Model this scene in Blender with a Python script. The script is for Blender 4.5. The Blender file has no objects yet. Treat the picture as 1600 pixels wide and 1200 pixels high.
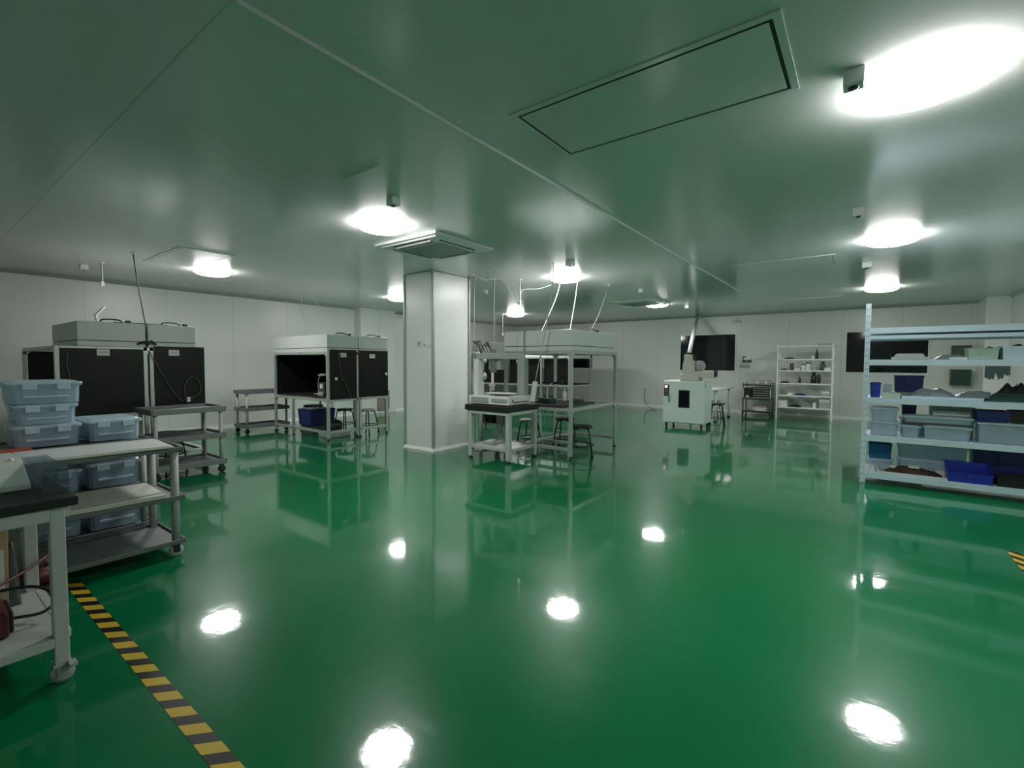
import bpy, bmesh, math, random
from math import sin, cos, pi, radians
from mathutils import Vector, Matrix
random.seed(7)
SC = bpy.context.scene
COL = SC.collection
# ------------------------------------------------------------------ camera
CAM_F, CAM_YAW, CAM_PITCH, CAM_ROLL, CAM_H = 734.0, 36.89, 2.587, 0.255, 1.385
cd = bpy.data.cameras.new('camera'); cam = bpy.data.objects.new('camera', cd); COL.objects.link(cam)
cd.sensor_width = 36; cd.lens = CAM_F / 1600 * 36; cd.clip_start = .02; cd.clip_end = 100
_y, _p, _r = radians(CAM_YAW), radians(CAM_PITCH), radians(CAM_ROLL)
fw = Vector((-sin(_y)*cos(_p), cos(_y)*cos(_p), -sin(_p))); rt = Vector((cos(_y), sin(_y), 0)); up = rt.cross(fw)
rt, up = rt*cos(_r)+up*sin(_r), up*cos(_r)-rt*sin(_r)
cam.matrix_world = Matrix(((rt.x, up.x, -fw.x, 0), (rt.y, up.y, -fw.y, 0), (rt.z, up.z, -fw.z, CAM_H), (0, 0, 0, 1)))
SC.camera = cam
# ------------------------------------------------------------------ world + exposure
w = bpy.data.worlds.new('world'); SC.world = w; w.use_nodes = True
w.node_tree.nodes['Background'].inputs[0].default_value = (.02, .025, .022, 1)
w.node_tree.nodes['Background'].inputs[1].default_value = .05
SC.view_settings.view_transform = 'Standard'; SC.view_settings.look = 'None'
SC.view_settings.gamma = 1; SC.view_settings.use_curve_mapping = False
SC.view_settings.exposure = 0.0
LAMP_STRENGTH = 66.0

# ------------------------------------------------------------------ materials
def mat(name, col, rough=.5, metal=0., coat=0., coat_r=.05, var=.06, scale=6., bump=0., bscale=40., spec=.5):
    m = bpy.data.materials.new(name); m.use_nodes = True
    nt = m.node_tree; N = nt.nodes; L = nt.links; b = N['Principled BSDF']
    b.inputs['Roughness'].default_value = rough; b.inputs['Metallic'].default_value = metal
    b.inputs['Coat Weight'].default_value = coat; b.inputs['Coat Roughness'].default_value = coat_r
    b.inputs['Specular IOR Level'].default_value = spec
    tc = N.new('ShaderNodeTexCoord'); nz = N.new('ShaderNodeTexNoise'); nz.inputs['Scale'].default_value = scale
    nz.inputs['Detail'].default_value = 3
    L.new(tc.outputs['Object'], nz.inputs['Vector'])
    mx = N.new('ShaderNodeMix'); mx.data_type = 'RGBA'
    mx.inputs[6].default_value = tuple(c*(1-var) for c in col)+(1,); mx.inputs[7].default_value = tuple(min(1, c*(1+var)) for c in col)+(1,)
    L.new(nz.outputs['Fac'], mx.inputs[0]); L.new(mx.outputs[2], b.inputs['Base Color'])
    if bump:
        n2 = N.new('ShaderNodeTexNoise'); n2.inputs['Scale'].default_value = bscale; n2.inputs['Detail'].default_value = 2
        L.new(tc.outputs['Object'], n2.inputs['Vector'])
        bp = N.new('ShaderNodeBump'); bp.inputs['Strength'].default_value = bump; bp.inputs['Distance'].default_value = .01
        L.new(n2.outputs['Fac'], bp.inputs['Height']); L.new(bp.outputs[0], b.inputs['Normal'])
    return m

def panel_mat(name, col, rough, axis, pitch, off, wline=.006, dark=.55, coat=0., var=.02, axis2=None, pitch2=None, off2=0.):
    """coated steel sandwich panels with joints every `pitch` metres along an object axis"""
    m = mat(name, col, rough, 0, coat, .1, var, 1.2)
    nt = m.node_tree; N = nt.nodes; L = nt.links; b = N['Principled BSDF']; tc = [n for n in N if n.type == 'TEX_COORD'][0]
    mx = [n for n in N if n.type == 'MIX'][0]
    sx = N.new('ShaderNodeSeparateXYZ'); L.new(tc.outputs['Object'], sx.inputs[0])
    def M(op, a, bb):
        n = N.new('ShaderNodeMath'); n.operation = op
        for i, v in enumerate((a, bb)):
            if v is None: continue
            if isinstance(v, (int, float)): n.inputs[i].default_value = v
            else: L.new(v, n.inputs[i])
        return n.outputs[0]
    def line(ax, pt, of):
        f = M('FRACT', M('DIVIDE', M('SUBTRACT', sx.outputs[ax], of), pt), None)
        return M('LESS_THAN', M('ABSOLUTE', M('SUBTRACT', f, .5), None), wline/pt)
    fac = line(axis, pitch, off)
    if axis2 is not None: fac = M('MAXIMUM', fac, line(axis2, pitch2, off2))
    m2 = N.new('ShaderNodeMix'); m2.data_type = 'RGBA'; L.new(fac, m2.inputs[0]); L.new(mx.outputs[2], m2.inputs[6])
    m2.inputs[7].default_value = tuple(c*dark for c in col)+(1,); L.new(m2.outputs[2], b.inputs['Base Color'])
    return m

def emit_mat(name, col, s):
    m = bpy.data.materials.new(name); m.use_nodes = True; b = m.node_tree.nodes['Principled BSDF']
    b.inputs['Base Color'].default_value = (.8, .8, .8, 1); b.inputs['Emission Color'].default_value = col+(1,)
    b.inputs['Emission Strength'].default_value = s
    return m

def clear_mat(name, col, opac, rough=.3):
    m = mat(name, col, rough, var=.12, scale=9)
    nt = m.node_tree; N = nt.nodes; L = nt.links; b = N['Principled BSDF']; out = N['Material Output']
    t = N.new('ShaderNodeBsdfTransparent'); t.inputs[0].default_value = (.93, .97, 1, 1)
    mx = N.new('ShaderNodeMixShader'); mx.inputs[0].default_value = opac
    L.new(t.outputs[0], mx.inputs[1]); L.new(b.outputs[0], mx.inputs[2]); L.new(mx.outputs[0], out.inputs[0])
    return m

M = {}
M['wall'] = None
M['steel_white'] = mat('white_coated_steel', (.82, .85, .83), .32, var=.03)
M['trim'] = mat('aluminium_trim', (.42, .45, .43), .38, .3, var=.05)
M['trim_white'] = mat('white_trim', (.8, .82, .8), .4, var=.03)
M['hood'] = mat('filter_housing_enamel', (.62, .66, .64), .35, var=.03)
M['alu'] = mat('aluminium_profile', (.55, .57, .56), .34, .55, var=.05)
M['black_panel'] = mat('black_acrylic_panel', (.010, .010, .010), .3, var=.2, spec=.25)
M['black'] = mat('black_plastic', (.012, .013, .013), .42, var=.2)
M['black_mat'] = mat('black_rubber_mat', (.010, .012, .011), .55, var=.15)
M['black_metal'] = mat('black_painted_steel', (.012, .014, .013), .35, var=.15)
M['grey_plastic'] = mat('grey_trolley_plastic', (.16, .18, .18), .45, var=.08, bump=.15, bscale=120)
M['grey_post'] = mat('grey_trolley_post', (.42, .45, .44), .38, var=.05)
M['grey_dark'] = mat('dark_grey_plastic', (.07, .08, .08), .45, var=.1)
M['grey'] = mat('grey_enamel', (.36, .39, .38), .4, var=.05)
M['bench'] = mat('bench_powder_coat', (.50, .54, .51), .38, var=.05, bump=.05, bscale=90)
M['board'] = mat('ivory_board', (.72, .72, .64), .45, var=.04)
M['white'] = mat('white_plastic', (.78, .80, .79), .35, var=.03)
M['shelf'] = mat('pale_blue_shelf_enamel', (.66, .80, .92), .36, var=.03)
M['oven'] = mat('pale_oven_enamel', (.74, .82, .78), .33, var=.02)
M['beige'] = mat('beige_enamel', (.62, .58, .53), .42, var=.04)
M['stainless'] = mat('stainless_steel', (.45, .46, .46), .3, .85, var=.08)
M['blue'] = mat('blue_bin_plastic', (.012, .05, .36), .4, var=.1)
M['navy'] = mat('navy_bin_plastic', (.010, .022, .13), .4, var=.1)
M['cobalt'] = mat('cobalt_bin_plastic', (.02, .035, .40), .38, var=.1)
M['teal'] = mat('teal_blue_bin_plastic', (.01, .12, .30), .4, var=.1)
M['red'] = mat('dark_red_enamel', (.10, .014, .010), .4, var=.12)
M['orange'] = mat('orange_plastic', (.55, .09, .03), .45, var=.1)
M['pink'] = mat('pink_card', (.60, .34, .34), .55, var=.08)
M['brown'] = mat('dark_brown_card', (.06, .03, .025), .6, var=.2)
M['tan'] = mat('tan_wood', (.42, .32, .18), .6, var=.15, scale=14)
M['paper'] = mat('white_label_paper', (.72, .73, .72), .6, var=.04)
M['cable'] = mat('grey_cable', (.10, .12, .11), .5, var=.1)
M['cable_w'] = mat('white_cable', (.50, .53, .51), .45, var=.05)
M['cable_g'] = mat('green_cable', (.05, .16, .11), .5, var=.1)
M['tyre'] = mat('grey_rubber_tyre', (.45, .48, .46), .5, var=.08)
M['green_pale'] = mat('pale_green_plastic', (.50, .62, .52), .45, var=.06)
M['green_dark'] = mat('dark_green_plastic', (.02, .06, .05), .45, var=.15)
M['silver_bag'] = mat('crinkled_silver_bag', (.40, .42, .46), .28, .4, var=.3, scale=25, bump=.8, bscale=45)
M['panel_beige'] = mat('beige_grey_cover', (.24, .23, .19), .5, var=.05)
M['clear'] = clear_mat('frosted_clear_plastic', (.58, .72, .84), .44)
M['clear_lid'] = clear_mat('frosted_lid_plastic', (.70, .84, .96), .66)
M['clear_dim'] = clear_mat('smoky_clear_plastic', (.10, .14, .14), .22, .12)
M['glass_black'] = mat('black_window_glass', (.006, .007, .010), .07, var=.1, spec=.5)
M['screen'] = emit_mat('oven_display', (.95, .5, .5), 1.2)
M['lamp'] = emit_mat('lit_lamp_dome', (1., .99, .96), LAMP_STRENGTH)
M['yellow'] = mat('yellow_tape', (.62, .42, .03), .45, var=.08, scale=20)
M['tape_black'] = mat('black_tape', (.012, .010, .010), .4, var=.2, scale=20)

# glossy green epoxy floor
def floor_mat():
    m = mat('green_epoxy_floor', (.0005, .160, .053), .30, 0, 1., .05, .10, 1.1, spec=.08)
    m.node_tree.nodes['Principled BSDF'].inputs['Coat IOR'].default_value = 1.38
    nt = m.node_tree; N = nt.nodes; L = nt.links; b = N['Principled BSDF']; tc = [n for n in N if n.type == 'TEX_COORD'][0]
    n1 = N.new('ShaderNodeTexNoise'); n1.inputs['Scale'].default_value = 3.; n1.inputs['Detail'].default_value = 5; n1.inputs['Roughness'].default_value = .6
    L.new(tc.outputs['Object'], n1.inputs['Vector'])
    bp = N.new('ShaderNodeBump'); bp.inputs['Strength'].default_value = .12; bp.inputs['Distance'].default_value = .008
    L.new(n1.outputs['Fac'], bp.inputs['Height']); L.new(bp.outputs[0], b.inputs['Coat Normal']); L.new(bp.outputs[0], b.inputs['Normal'])
    return m
M['floor'] = floor_mat()
M['ceiling'] = panel_mat('ceiling_panels', (.68, .70, .69), .19, 1, 5.22, .86-2.61, .006, .80, 0.)
M['ceiling'].node_tree.nodes['Principled BSDF'].inputs['Specular IOR Level'].default_value = .75
M['wall_y'] = panel_mat('wall_panels_y', (.71, .745, .715), .34, 1, 1.18, .3, .004, .72)
M['wall_x'] = panel_mat('wall_panels_x', (.71, .745, .715), .34, 0, 1.18, .1, .004, .72)

# ------------------------------------------------------------------ mesh builder
class B:
    def __init__(s): s.bm = bmesh.new()
    def box(s, x0, x1, y0, y1, z0, z1, top=None, m=0, sk=(0, 0)):
        """box; top=(tx,ty) insets the top rectangle, negative flares it"""
        tx, ty = top or (0, 0)
        P = [(x0, y0, z0), (x1, y0, z0), (x1, y1, z0), (x0, y1, z0),
             (x0+tx+sk[0], y0+ty+sk[1], z1), (x1-tx+sk[0], y0+ty+sk[1], z1), (x1-tx+sk[0], y1-ty+sk[1], z1), (x0+tx+sk[0], y1-ty+sk[1], z1)]
        v = [s.bm.verts.new(p) for p in P]
        for f in ((3, 2, 1, 0), (4, 5, 6, 7), (0, 1, 5, 4), (1, 2, 6, 5), (2, 3, 7, 6), (3, 0, 4, 7)):
            fa = s.bm.faces.new([v[i] for i in f]); fa.material_index = m
        return s
    def obox(s, c, size, M3):
        """oriented box: centre, full size, 3x3 matrix"""
        v = []
        for k in range(8):
            d = Vector(((k & 1)-.5, ((k >> 1) & 1)-.5, (k >> 2)-.5)); d = Vector((d.x*size[0], d.y*size[1], d.z*size[2]))
            v.append(s.bm.verts.new(Vector(c)+M3 @ d))
        for f in ((0, 2, 3, 1), (4, 5, 7, 6), (0, 1, 5, 4), (2, 6, 7, 3), (0, 4, 6, 2), (1, 3, 7, 5)): s.bm.faces.new([v[i] for i in f])
        return s
    def tube(s, pts, r, n=8, caps=True):
        pts = [Vector(p) for p in pts]; rings = []
        rr = r if isinstance(r, (list, tuple)) else [r]*len(pts)
        ref = None
        for i, p in enumerate(pts):
            t = (pts[min(i+1, len(pts)-1)]-pts[max(i-1, 0)])
            if t.length < 1e-9: t = Vector((0, 0, 1))
            t.normalize()
            if ref is None: ref = Vector((1, 0, 0)) if abs(t.x) < .8 else Vector((0, 1, 0))
            a = ref - t*ref.dot(t)
            if a.length < 1e-6: a = t.orthogonal()
            a.normalize(); ref = a; b_ = t.cross(a)
            rings.append([s.bm.verts.new(p+(a*cos(2*pi*k/n)+b_*sin(2*pi*k/n))*rr[i]) for k in range(n)])
        for A, C in zip(rings, rings[1:]):
            for k in range(n):
                f = s.bm.faces.new((A[k], A[(k+1) % n], C[(k+1) % n], C[k])); f.smooth = True
        if caps:
            s.bm.faces.new(rings[0][::-1]); s.bm.faces.new(rings[-1])
        return s
    def ring(s, c, R, r, ax='z', n=24, k=6):
        V = []
        for i in range(n):
            a = 2*pi*i/n; row = []
            for j in range(k):
                b_ = 2*pi*j/k; q = R+r*cos(b_); h = r*sin(b_)
                p = {'z': (q*cos(a), q*sin(a), h), 'y': (q*cos(a), h, q*sin(a)), 'x': (h, q*cos(a), q*sin(a))}[ax]
                row.append(s.bm.verts.new(Vector(c)+Vector(p)))
            V.append(row)
        for i in range(n):
            for j in range(k):
                f = s.bm.faces.new((V[i][j], V[(i+1) % n][j], V[(i+1) % n][(j+1) % k], V[i][(j+1) % k])); f.smooth = True
        return s
    def lathe(s, prof, c=(0, 0, 0), n=24, ax='z'):
        V = []
        for r, h in prof:
            row = []
            for i in range(n):
                a = 2*pi*i/n
                p = {'z': (r*cos(a), r*sin(a), h), 'y': (r*cos(a), h, r*sin(a)), 'x': (h, r*cos(a), r*sin(a))}[ax]
                row.append(s.bm.verts.new(Vector(c)+Vector(p)))
            V.append(row)
        for A, C in zip(V, V[1:]):
            for i in range(n):
                f = s.bm.faces.new((A[i], A[(i+1) % n], C[(i+1) % n], C[i])); f.smooth = True
        s.bm.faces.new(V[0][::-1]); s.bm.faces.new(V[-1])
        return s
    def prism(s, poly, a0, a1, ax='y', m=0):
        """extrude a 2D polygon along an axis"""
        def P(u, v, h): return {'y': (u, h, v), 'x': (h, u, v), 'z': (u, v, h)}[ax]
        A = [s.bm.verts.new(P(u, v, a0)) for u, v in poly]; C = [s.bm.verts.new(P(u, v, a1)) for u, v in poly]
        n = len(poly)
        for i in range(n): s.bm.faces.new((A[i], A[(i+1) % n], C[(i+1) % n], C[i])).material_index = m
        s.bm.faces.new(A[::-1]).material_index = m; s.bm.faces.new(C).material_index = m
        return s
    def build(s, name, m, parent=None, bevel=0., seg=2, loc=None, subsurf=0):
        bmesh.ops.recalc_face_normals(s.bm, faces=s.bm.faces)
        me = bpy.data.meshes.new(name); 
        if loc is not None:
            bmesh.ops.translate(s.bm, verts=s.bm.verts, vec=-Vector(loc))
        s.bm.to_mesh(me); s.bm.free()
        for q in (m if isinstance(m, (list, tuple)) else [m]): me.materials.append(M[q] if isinstance(q, str) else q)
        o = bpy.data.objects.new(name, me); COL.objects.link(o)
        if loc is not None: o.location = loc
        if parent: o.parent = parent
        if bevel:
            md = o.modifiers.new('bevel', 'BEVEL'); md.width = bevel; md.segments = seg; md.limit_method = 'ANGLE'; md.angle_limit = radians(40)
        if subsurf:
            md = o.modifiers.new('sub', 'SUBSURF'); md.levels = md.render_levels = subsurf
        return o

def tag(o, label, cat, group=None):
    o['label'] = label; o['category'] = cat
    if group: o['group'] = group
    return o
def thing(name, label, cat, loc=(0, 0, 0), rz=0., group=None):
    o = bpy.data.objects.new(name, None); COL.objects.link(o); o.location = loc; o.rotation_euler = (0, 0, rz)
    o.empty_display_size = .1
    return tag(o, label, cat, group)
def struct(o): o['kind'] = 'structure'; return o
def copy_tree(o, parent=None):
    c = o.copy(); COL.objects.link(c); c.parent = parent
    for ch in [q for q in bpy.data.objects if q.parent is o]: copy_tree(ch, c)
    return c
def dup(o, label, loc, rz=0., group=None):
    c = copy_tree(o); c.location = loc; c.rotation_euler = (0, 0, rz); c['label'] = label
    if group: c['group'] = group
    return c
def curve_pts(pts, n=8):
    """Catmull-Rom through points"""
    P = [Vector(p) for p in pts]; P = [P[0]*2-P[1]]+P+[P[-1]*2-P[-2]]; out = []
    for i in range(1, len(P)-2):
        for k in range(n):
            t = k/n; a, b, c, d = P[i-1], P[i], P[i+1], P[i+2]
            out.append(.5*((2*b)+(c-a)*t+(2*a-5*b+4*c-d)*t*t+(3*b-a-3*c+d)*t**3))
    out.append(P[-2]); return out

# ================================================================== SETTING
X0, X1, Y0, Y1, H = -10.7, 2.35, -1.6, 14.6, 2.8
struct(B().box(X0-.1, X1+.1, Y0-.1, Y1+.1, -.1, 0).build('floor', 'floor'))
struct(B().box(X0-.1, X1+.1, Y0-.1, Y1+.1, H, H+.1).build('ceiling', 'ceiling'))
struct(B().box(X0-.1, X0, Y0-.1, Y1+.1, 0, H).build('wall_left', 'wall_y'))
struct(B().box(X0, X1, Y1, Y1+.1, 0, H).build('wall_back', 'wall_x'))
struct(B().box(X1, X1+.1, Y0-.1, Y1+.1, 0, H).build('wall_right', 'wall_y'))
struct(B().box(X0, X1, Y0-.1, Y0, 0, H).build('wall_front', 'wall_x'))
# piers standing proud of the walls
struct(B().box(X0, -10.42, 7.38, 8.50, 0, H).build('wall_left_pier', 'wall_y', bevel=.01))
struct(B().box(1.98, X1, 13.75, Y1, 0, H).build('wall_right_pier', 'steel_white', bevel=.01))
# free standing column
CX0, CX1, CY0, CY1 = -5.98, -5.33, 5.07, 5.89
struct(B().box(CX0, CX1, CY0, CY1, 0, H).build('wall_column', 'steel_white', bevel=.035, seg=4))
b = B()
for x in (CX0, CX1):
    for y in (CY0, CY1): b.box(x-.022, x+.022, y-.022, y+.022, .05, H-.005)
struct(b.build('trim_1', 'trim', bevel=.012))
struct(B().box(CX0-.03, CX1+.03, CY0-.03, CY1+.03, 0, .045, top=(.028, .028)).build('baseboard_column', 'trim_white'))
def cove(name, pts, axis):
    b = B(); (a0, a1, w, sgn) = pts
    b.prism([(w, 0), (w+sgn*.055, 0), (w+sgn*.028, .014), (w+sgn*.010, .035), (w+sgn*.006, .07), (w, .07)], a0, a1, axis)
    return struct(b.build(name, 'trim_white'))
cove('baseboard_left', (Y0, Y1, X0, 1), 'y')
cove('baseboard_right', (Y0, 13.75, X1, -1), 'y')
cove('baseboard_back', (X0, 1.98, Y1, -1), 'x')
cove('baseboard_front', (X0, X1, Y0, 1), 'x')
# ceiling cove trims (aluminium profile along the wall heads)
def ctrim(name, w, sgn, a0, a1, ax):
    return struct(B().prism([(w, H), (w+sgn*.05, H), (w+sgn*.045, H-.012), (w+sgn*.012, H-.045), (w, H-.05)], a0, a1, ax).build(name, 'trim'))
ctrim('trim_2', X0, 1, Y0, Y1, 'y'); ctrim('trim_3', Y1, -1, X0, 1.98, 'x'); ctrim('trim_4', X1, -1, Y0, 13.75, 'y')
ctrim('trim_5', Y0, 1, X0, X1, 'x')
# the long joint profile across the ceiling, and a short one
struct(B().box(-2.055, -2.008, Y0, 10.3, H-.004, H+.001).box(-2.008, -1.998, Y0, 10.3, H-.02, H).build('trim_6', 'ceiling'))
struct(B().box(-3.26, -2.86, 2.17, 2.186, H-.006, H+.001).build('trim_7', 'ceiling'))

def window(n, x0, x1, z0, z1):
    fr = B(); t = .035; y0, y1 = Y1-.02, Y1+.002
    fr.box(x0, x1, y0, y1, z0, z0+t).box(x0, x1, y0, y1, z1-t, z1).box(x0, x0+t, y0, y1, z0+t, z1-t).box(x1-t, x1, y0, y1, z0+t, z1-t)
    f = struct(fr.build('window_%d' % n, 'trim_white', bevel=.004))
    struct(B().box(x0+t, x1-t, Y1-.012, Y1-.002, z0+t, z1-t).build('window_pane', 'glass_black', f))
window(1, -4.55, -2.95, 1.15, 2.26); window(2, -.42, 1.20, 1.15, 2.22); window(3, -9.05, -7.47, 1.18, 2.24)
# side window on the left wall beyond the column
fr = B(); fr.box(X0-.001, X0+.02, 9.0, 10.3, .60, .64).box(X0-.001, X0+.02, 9.0, 10.3, 1.52, 1.56).box(X0-.001, X0+.02, 9.0, 9.04, .64, 1.52).box(X0-.001, X0+.02, 10.26, 10.3, .64, 1.52)
f4 = struct(fr.build('window_4', 'trim_white')); struct(B().box(X0+.001, X0+.010, 9.04, 10.26, .64, 1.52).build('window_pane', 'glass_black', f4))

# ------------------------------------------------------------------ ceiling access panels
def ceil_panel(x0, x1, y0, y1, label, m='ceiling', gap=.017):
    t = thing('ceiling_panel', label, 'ceiling panel', ((x0+x1)/2, (y0+y1)/2, H)); hx, hy = (x1-x0)/2, (y1-y0)/2
    g = gap; w_ = .035
    B().box(-hx-w_, hx+w_, -hy-w_, -hy, -.008, 0).box(-hx-w_, hx+w_, hy, hy+w_, -.008, 0).box(-hx-w_, -hx, -hy, hy, -.008, 0).box(hx, hx+w_, -hy, hy, -.008, 0).build('frame', 'ceiling', t, bevel=.002)
    B().box(-hx, hx, -hy, hy, -.0025, 0).build('joint', 'black', t)
    B().box(-hx+g, hx-g, -hy+g, hy-g, -.007, -.0025).build('plate', m, t, bevel=.002)
    return t
ceil_panel(-1.64, -.345, 2.22, 2.83, 'long flush ceiling panel nearest the camera, upper right of the photo')
ceil_panel(-1.67, -.38, 7.40, 8.02, 'long flush ceiling panel in the middle distance, left of the second right-hand lamp', gap=.008)
ceil_panel(-1.69, -.45, 11.95, 12.5, 'small-looking far ceiling panel above the white bottle shelf', gap=.008)
ceil_panel(-8.14, -6.82, 2.25, 2.82, 'flush grey ceiling panel beside the leftmost ceiling lamp', gap=.008)

# ------------------------------------------------------------------ ceiling lamps
LX = (.20, -3.99, -8.16); LY = (3.10, 6.78, 11.03)
def lamp0():
    t = thing('ceiling_light', '', 'ceiling light', (0, 0, H), group='round ceiling lights')
    B().lathe([(.225, 0), (.232, -.008), (.232, -.016), (.225, -.020)], n=40).build('base_ring', 'trim_white', t)
    B().lathe([(.245, -.018), (.250, -.026), (.242, -.042), (.215, -.060), (.16, -.074), (.09, -.082), (.03, -.085)], n=40).build('dome', 'lamp', t)
    return t
names = [['lit round ceiling light nearest the camera, top right corner of the photo', 'lit round ceiling light in the right row, middle one, beyond the largest one',
          'lit round ceiling light right above the tall post of the pale blue shelf'],
         ['lit round ceiling light touching the corner of the nearer air conditioner', 'lit round ceiling light above the centre booth filter hood, with hanging white hoses beside it',
          'lit round ceiling light next to the far air conditioner cassette'],
         ['lit round ceiling light at the left, beside the square flush panel', 'lit round ceiling light partly hidden behind the white column', 'small far ceiling light just right of the white column, near the room corner']]
L0 = lamp0()
for i, x in enumerate(LX):
    for j, y in enumerate(LY):
        if i == 0 and j == 0: L0.location = (.185, 3.13, H); L0['label'] = names[0][0]
        else: dup(L0, names[i][j], (x, y, H))

# ------------------------------------------------------------------ small ceiling boxes
def cbox(x, y, label, s=.085, h=.075):
    t = thing('junction_box', label, 'junction box', (x, y, H), group='small boxes on the ceiling')
    B().box(-s/2, s/2, -s/2, s/2, -h, 0).build('housing', 'white', t, bevel=.006)
    B().lathe([(.022, -h+.001), (.022, -h-.006), (.014, -h-.008)], n=12).build('sensor_eye', 'black', t)
    return t
for x, y, l, s in ((-.085, 2.86, 'white box on the ceiling touching the glare of the largest lamp', .085), (-3.28, 2.66, 'white ceiling box just beyond the lamp by the near air conditioner', .085),
                (-3.30, 5.72, 'white ceiling box just behind the lamp over the centre booth', .10), (-.09, 5.35, 'small white ceiling box behind the middle right-hand lamp', .085),
                (-.02, 8.25, 'small white ceiling box between the two far right lamps', .11), (-3.44, 8.66, 'small white ceiling box right of the centre booth lamp, nearer one', .085),
                (-3.50, 11.75, 'small white ceiling box right of the far air conditioner lamp', .09), (-5.97, 7.07, 'small white ceiling box just right of the top of the column', .085),
                (-9.25, 1.80, 'small white ceiling box above the left end of the left booth', .09)):
    cbox(x, y, l, s)

# ------------------------------------------------------------------ air conditioner cassettes
def aircon(x0, x1, y0, y1, label):
    t = thing('air_conditioner', label, 'air conditioner', ((x0+x1)/2, (y0+y1)/2, H), group='ceiling air conditioner cassettes'); hx, hy = (x1-x0)/2, (y1-y0)/2
    B().box(-hx, hx, -hy, hy, -.035, 0, top=None).build('fascia', 'white', t, bevel=.014, seg=3)
    q = .30
    B().box(-hx+.07, hx-.07, -hy+.07, hy-.07, -.047, -.034, top=(-.02, -.02)).build('raised_panel', 'white', t, bevel=.008)
    g = B().box(-q, q, -q, q, -.058, -.046)
    for k in range(13): g.box(-q+.02, q-.02, -q+.03+k*.045, -q+.045+k*.045, -.062, -.057)
    g.build('return_grille', 'grey', t, bevel=.002)
    for a in range(4):
        s = B().box(-.30, .30, .352, .405, -.0485, -.0465).build('air_slot', 'black', t); s.rotation_euler = (0, 0, a*pi/2)
        v = B().obox((0, .345, -.054), (.58, .022, .004), Matrix.Rotation(.35, 3, 'X')).build('louver', 'trim_white', t); v.rotation_euler = (0, 0, a*pi/2)
    return t
aircon(-4.75, -3.70, 3.56, 4.55, 'white ceiling air conditioner cassette above and in front of the column')
aircon(-4.72, -3.66, 10.0, 11.0, 'white ceiling air conditioner cassette far away, beside a lit lamp right of the hanging hoses')

# ================================================================== HELPERS FOR FURNITURE
def caster(t, x, y, z=.1, r=.045, m='black', face=0., tyre='black'):
    c = B().box(x-.022, x+.022, y-.022, y+.022, z-.012, z).box(x-.019, x-.014, y-.02, y+.02, r*.7, z-.01).box(x+.014, x+.019, y-.02, y+.02, r*.7, z-.01).build('caster', m, t, bevel=.003)
    B().lathe([(r*.35, -.012), (r, -.011), (r, .011), (r*.35, .012)], (x, y, r), 20, 'x').build('wheel', tyre, c)
    return c
def stool(label, loc, rz=0., seat='black', h=.46, group='black round stools'):
    t = thing('stool', label, 'stool', loc, rz, group)
    B().lathe([(.10, h-.035), (.150, h-.03), (.160, h-.018), (.160, h-.008), (.150, h)], n=28).build('seat', seat, t)
    for k in range(4):
        a = pi/4+k*pi/2; c, s_ = cos(a), sin(a)
        B().tube([(c*r_, s_*r_, z) for r_, z in ((.08, h-.042), (.118, h-.046), (.138, h-.06), (.150, h-.10), (.185, .20), (.215, .012))], .0115, 8).build('leg', 'black_metal', t)
        B().lathe([(.015, 0), (.016, .03), (.012, .034)], (c*.2165, s_*.2165, 0), 10).build('foot', 'black', t)
    B().ring((0, 0, .17), .176, .008).build('foot_ring', 'black_metal', t)
    return t

def trolley(label, x0, x1, y0, y1, tops, name='utility_cart', post='grey_post', deck='grey_plastic', caster_t='black', group=None, lip=.045, pr=.022, skirt=.02):
    """three-tier trolley: lipped decks, round posts, casters"""
    cx, cy = (x0+x1)/2, (y0+y1)/2; hx, hy = (x1-x0)/2, (y1-y0)/2
    t = thing(name, label, 'cart', (cx, cy, 0), group=group)
    for z in tops:
        d = B().box(-hx+.012, hx-.012, -hy+.012, hy-.012, z-lip, z-lip+.012)
        for (a, b_, c, e) in ((-hx, hx, -hy, -hy+.016), (-hx, hx, hy-.016, hy), (-hx, -hx+.016, -hy+.016, hy-.016), (hx-.016, hx, -hy+.016, hy-.016)):
            d.box(a, b_, c, e, z-lip-skirt, z)
        d.build('deck', deck, t, bevel=.005)
    for sx in (-1, 1):
        for sy in (-1, 1):
            px, py = sx*(hx-.045), sy*(hy-.05)
            B().tube([(px, py, .085), (px, py, tops[0]-lip)], pr, 12).build('post', post, t)
            caster(t, px, py, .095, .042, 'black', tyre=caster_t)
    return t

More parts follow.
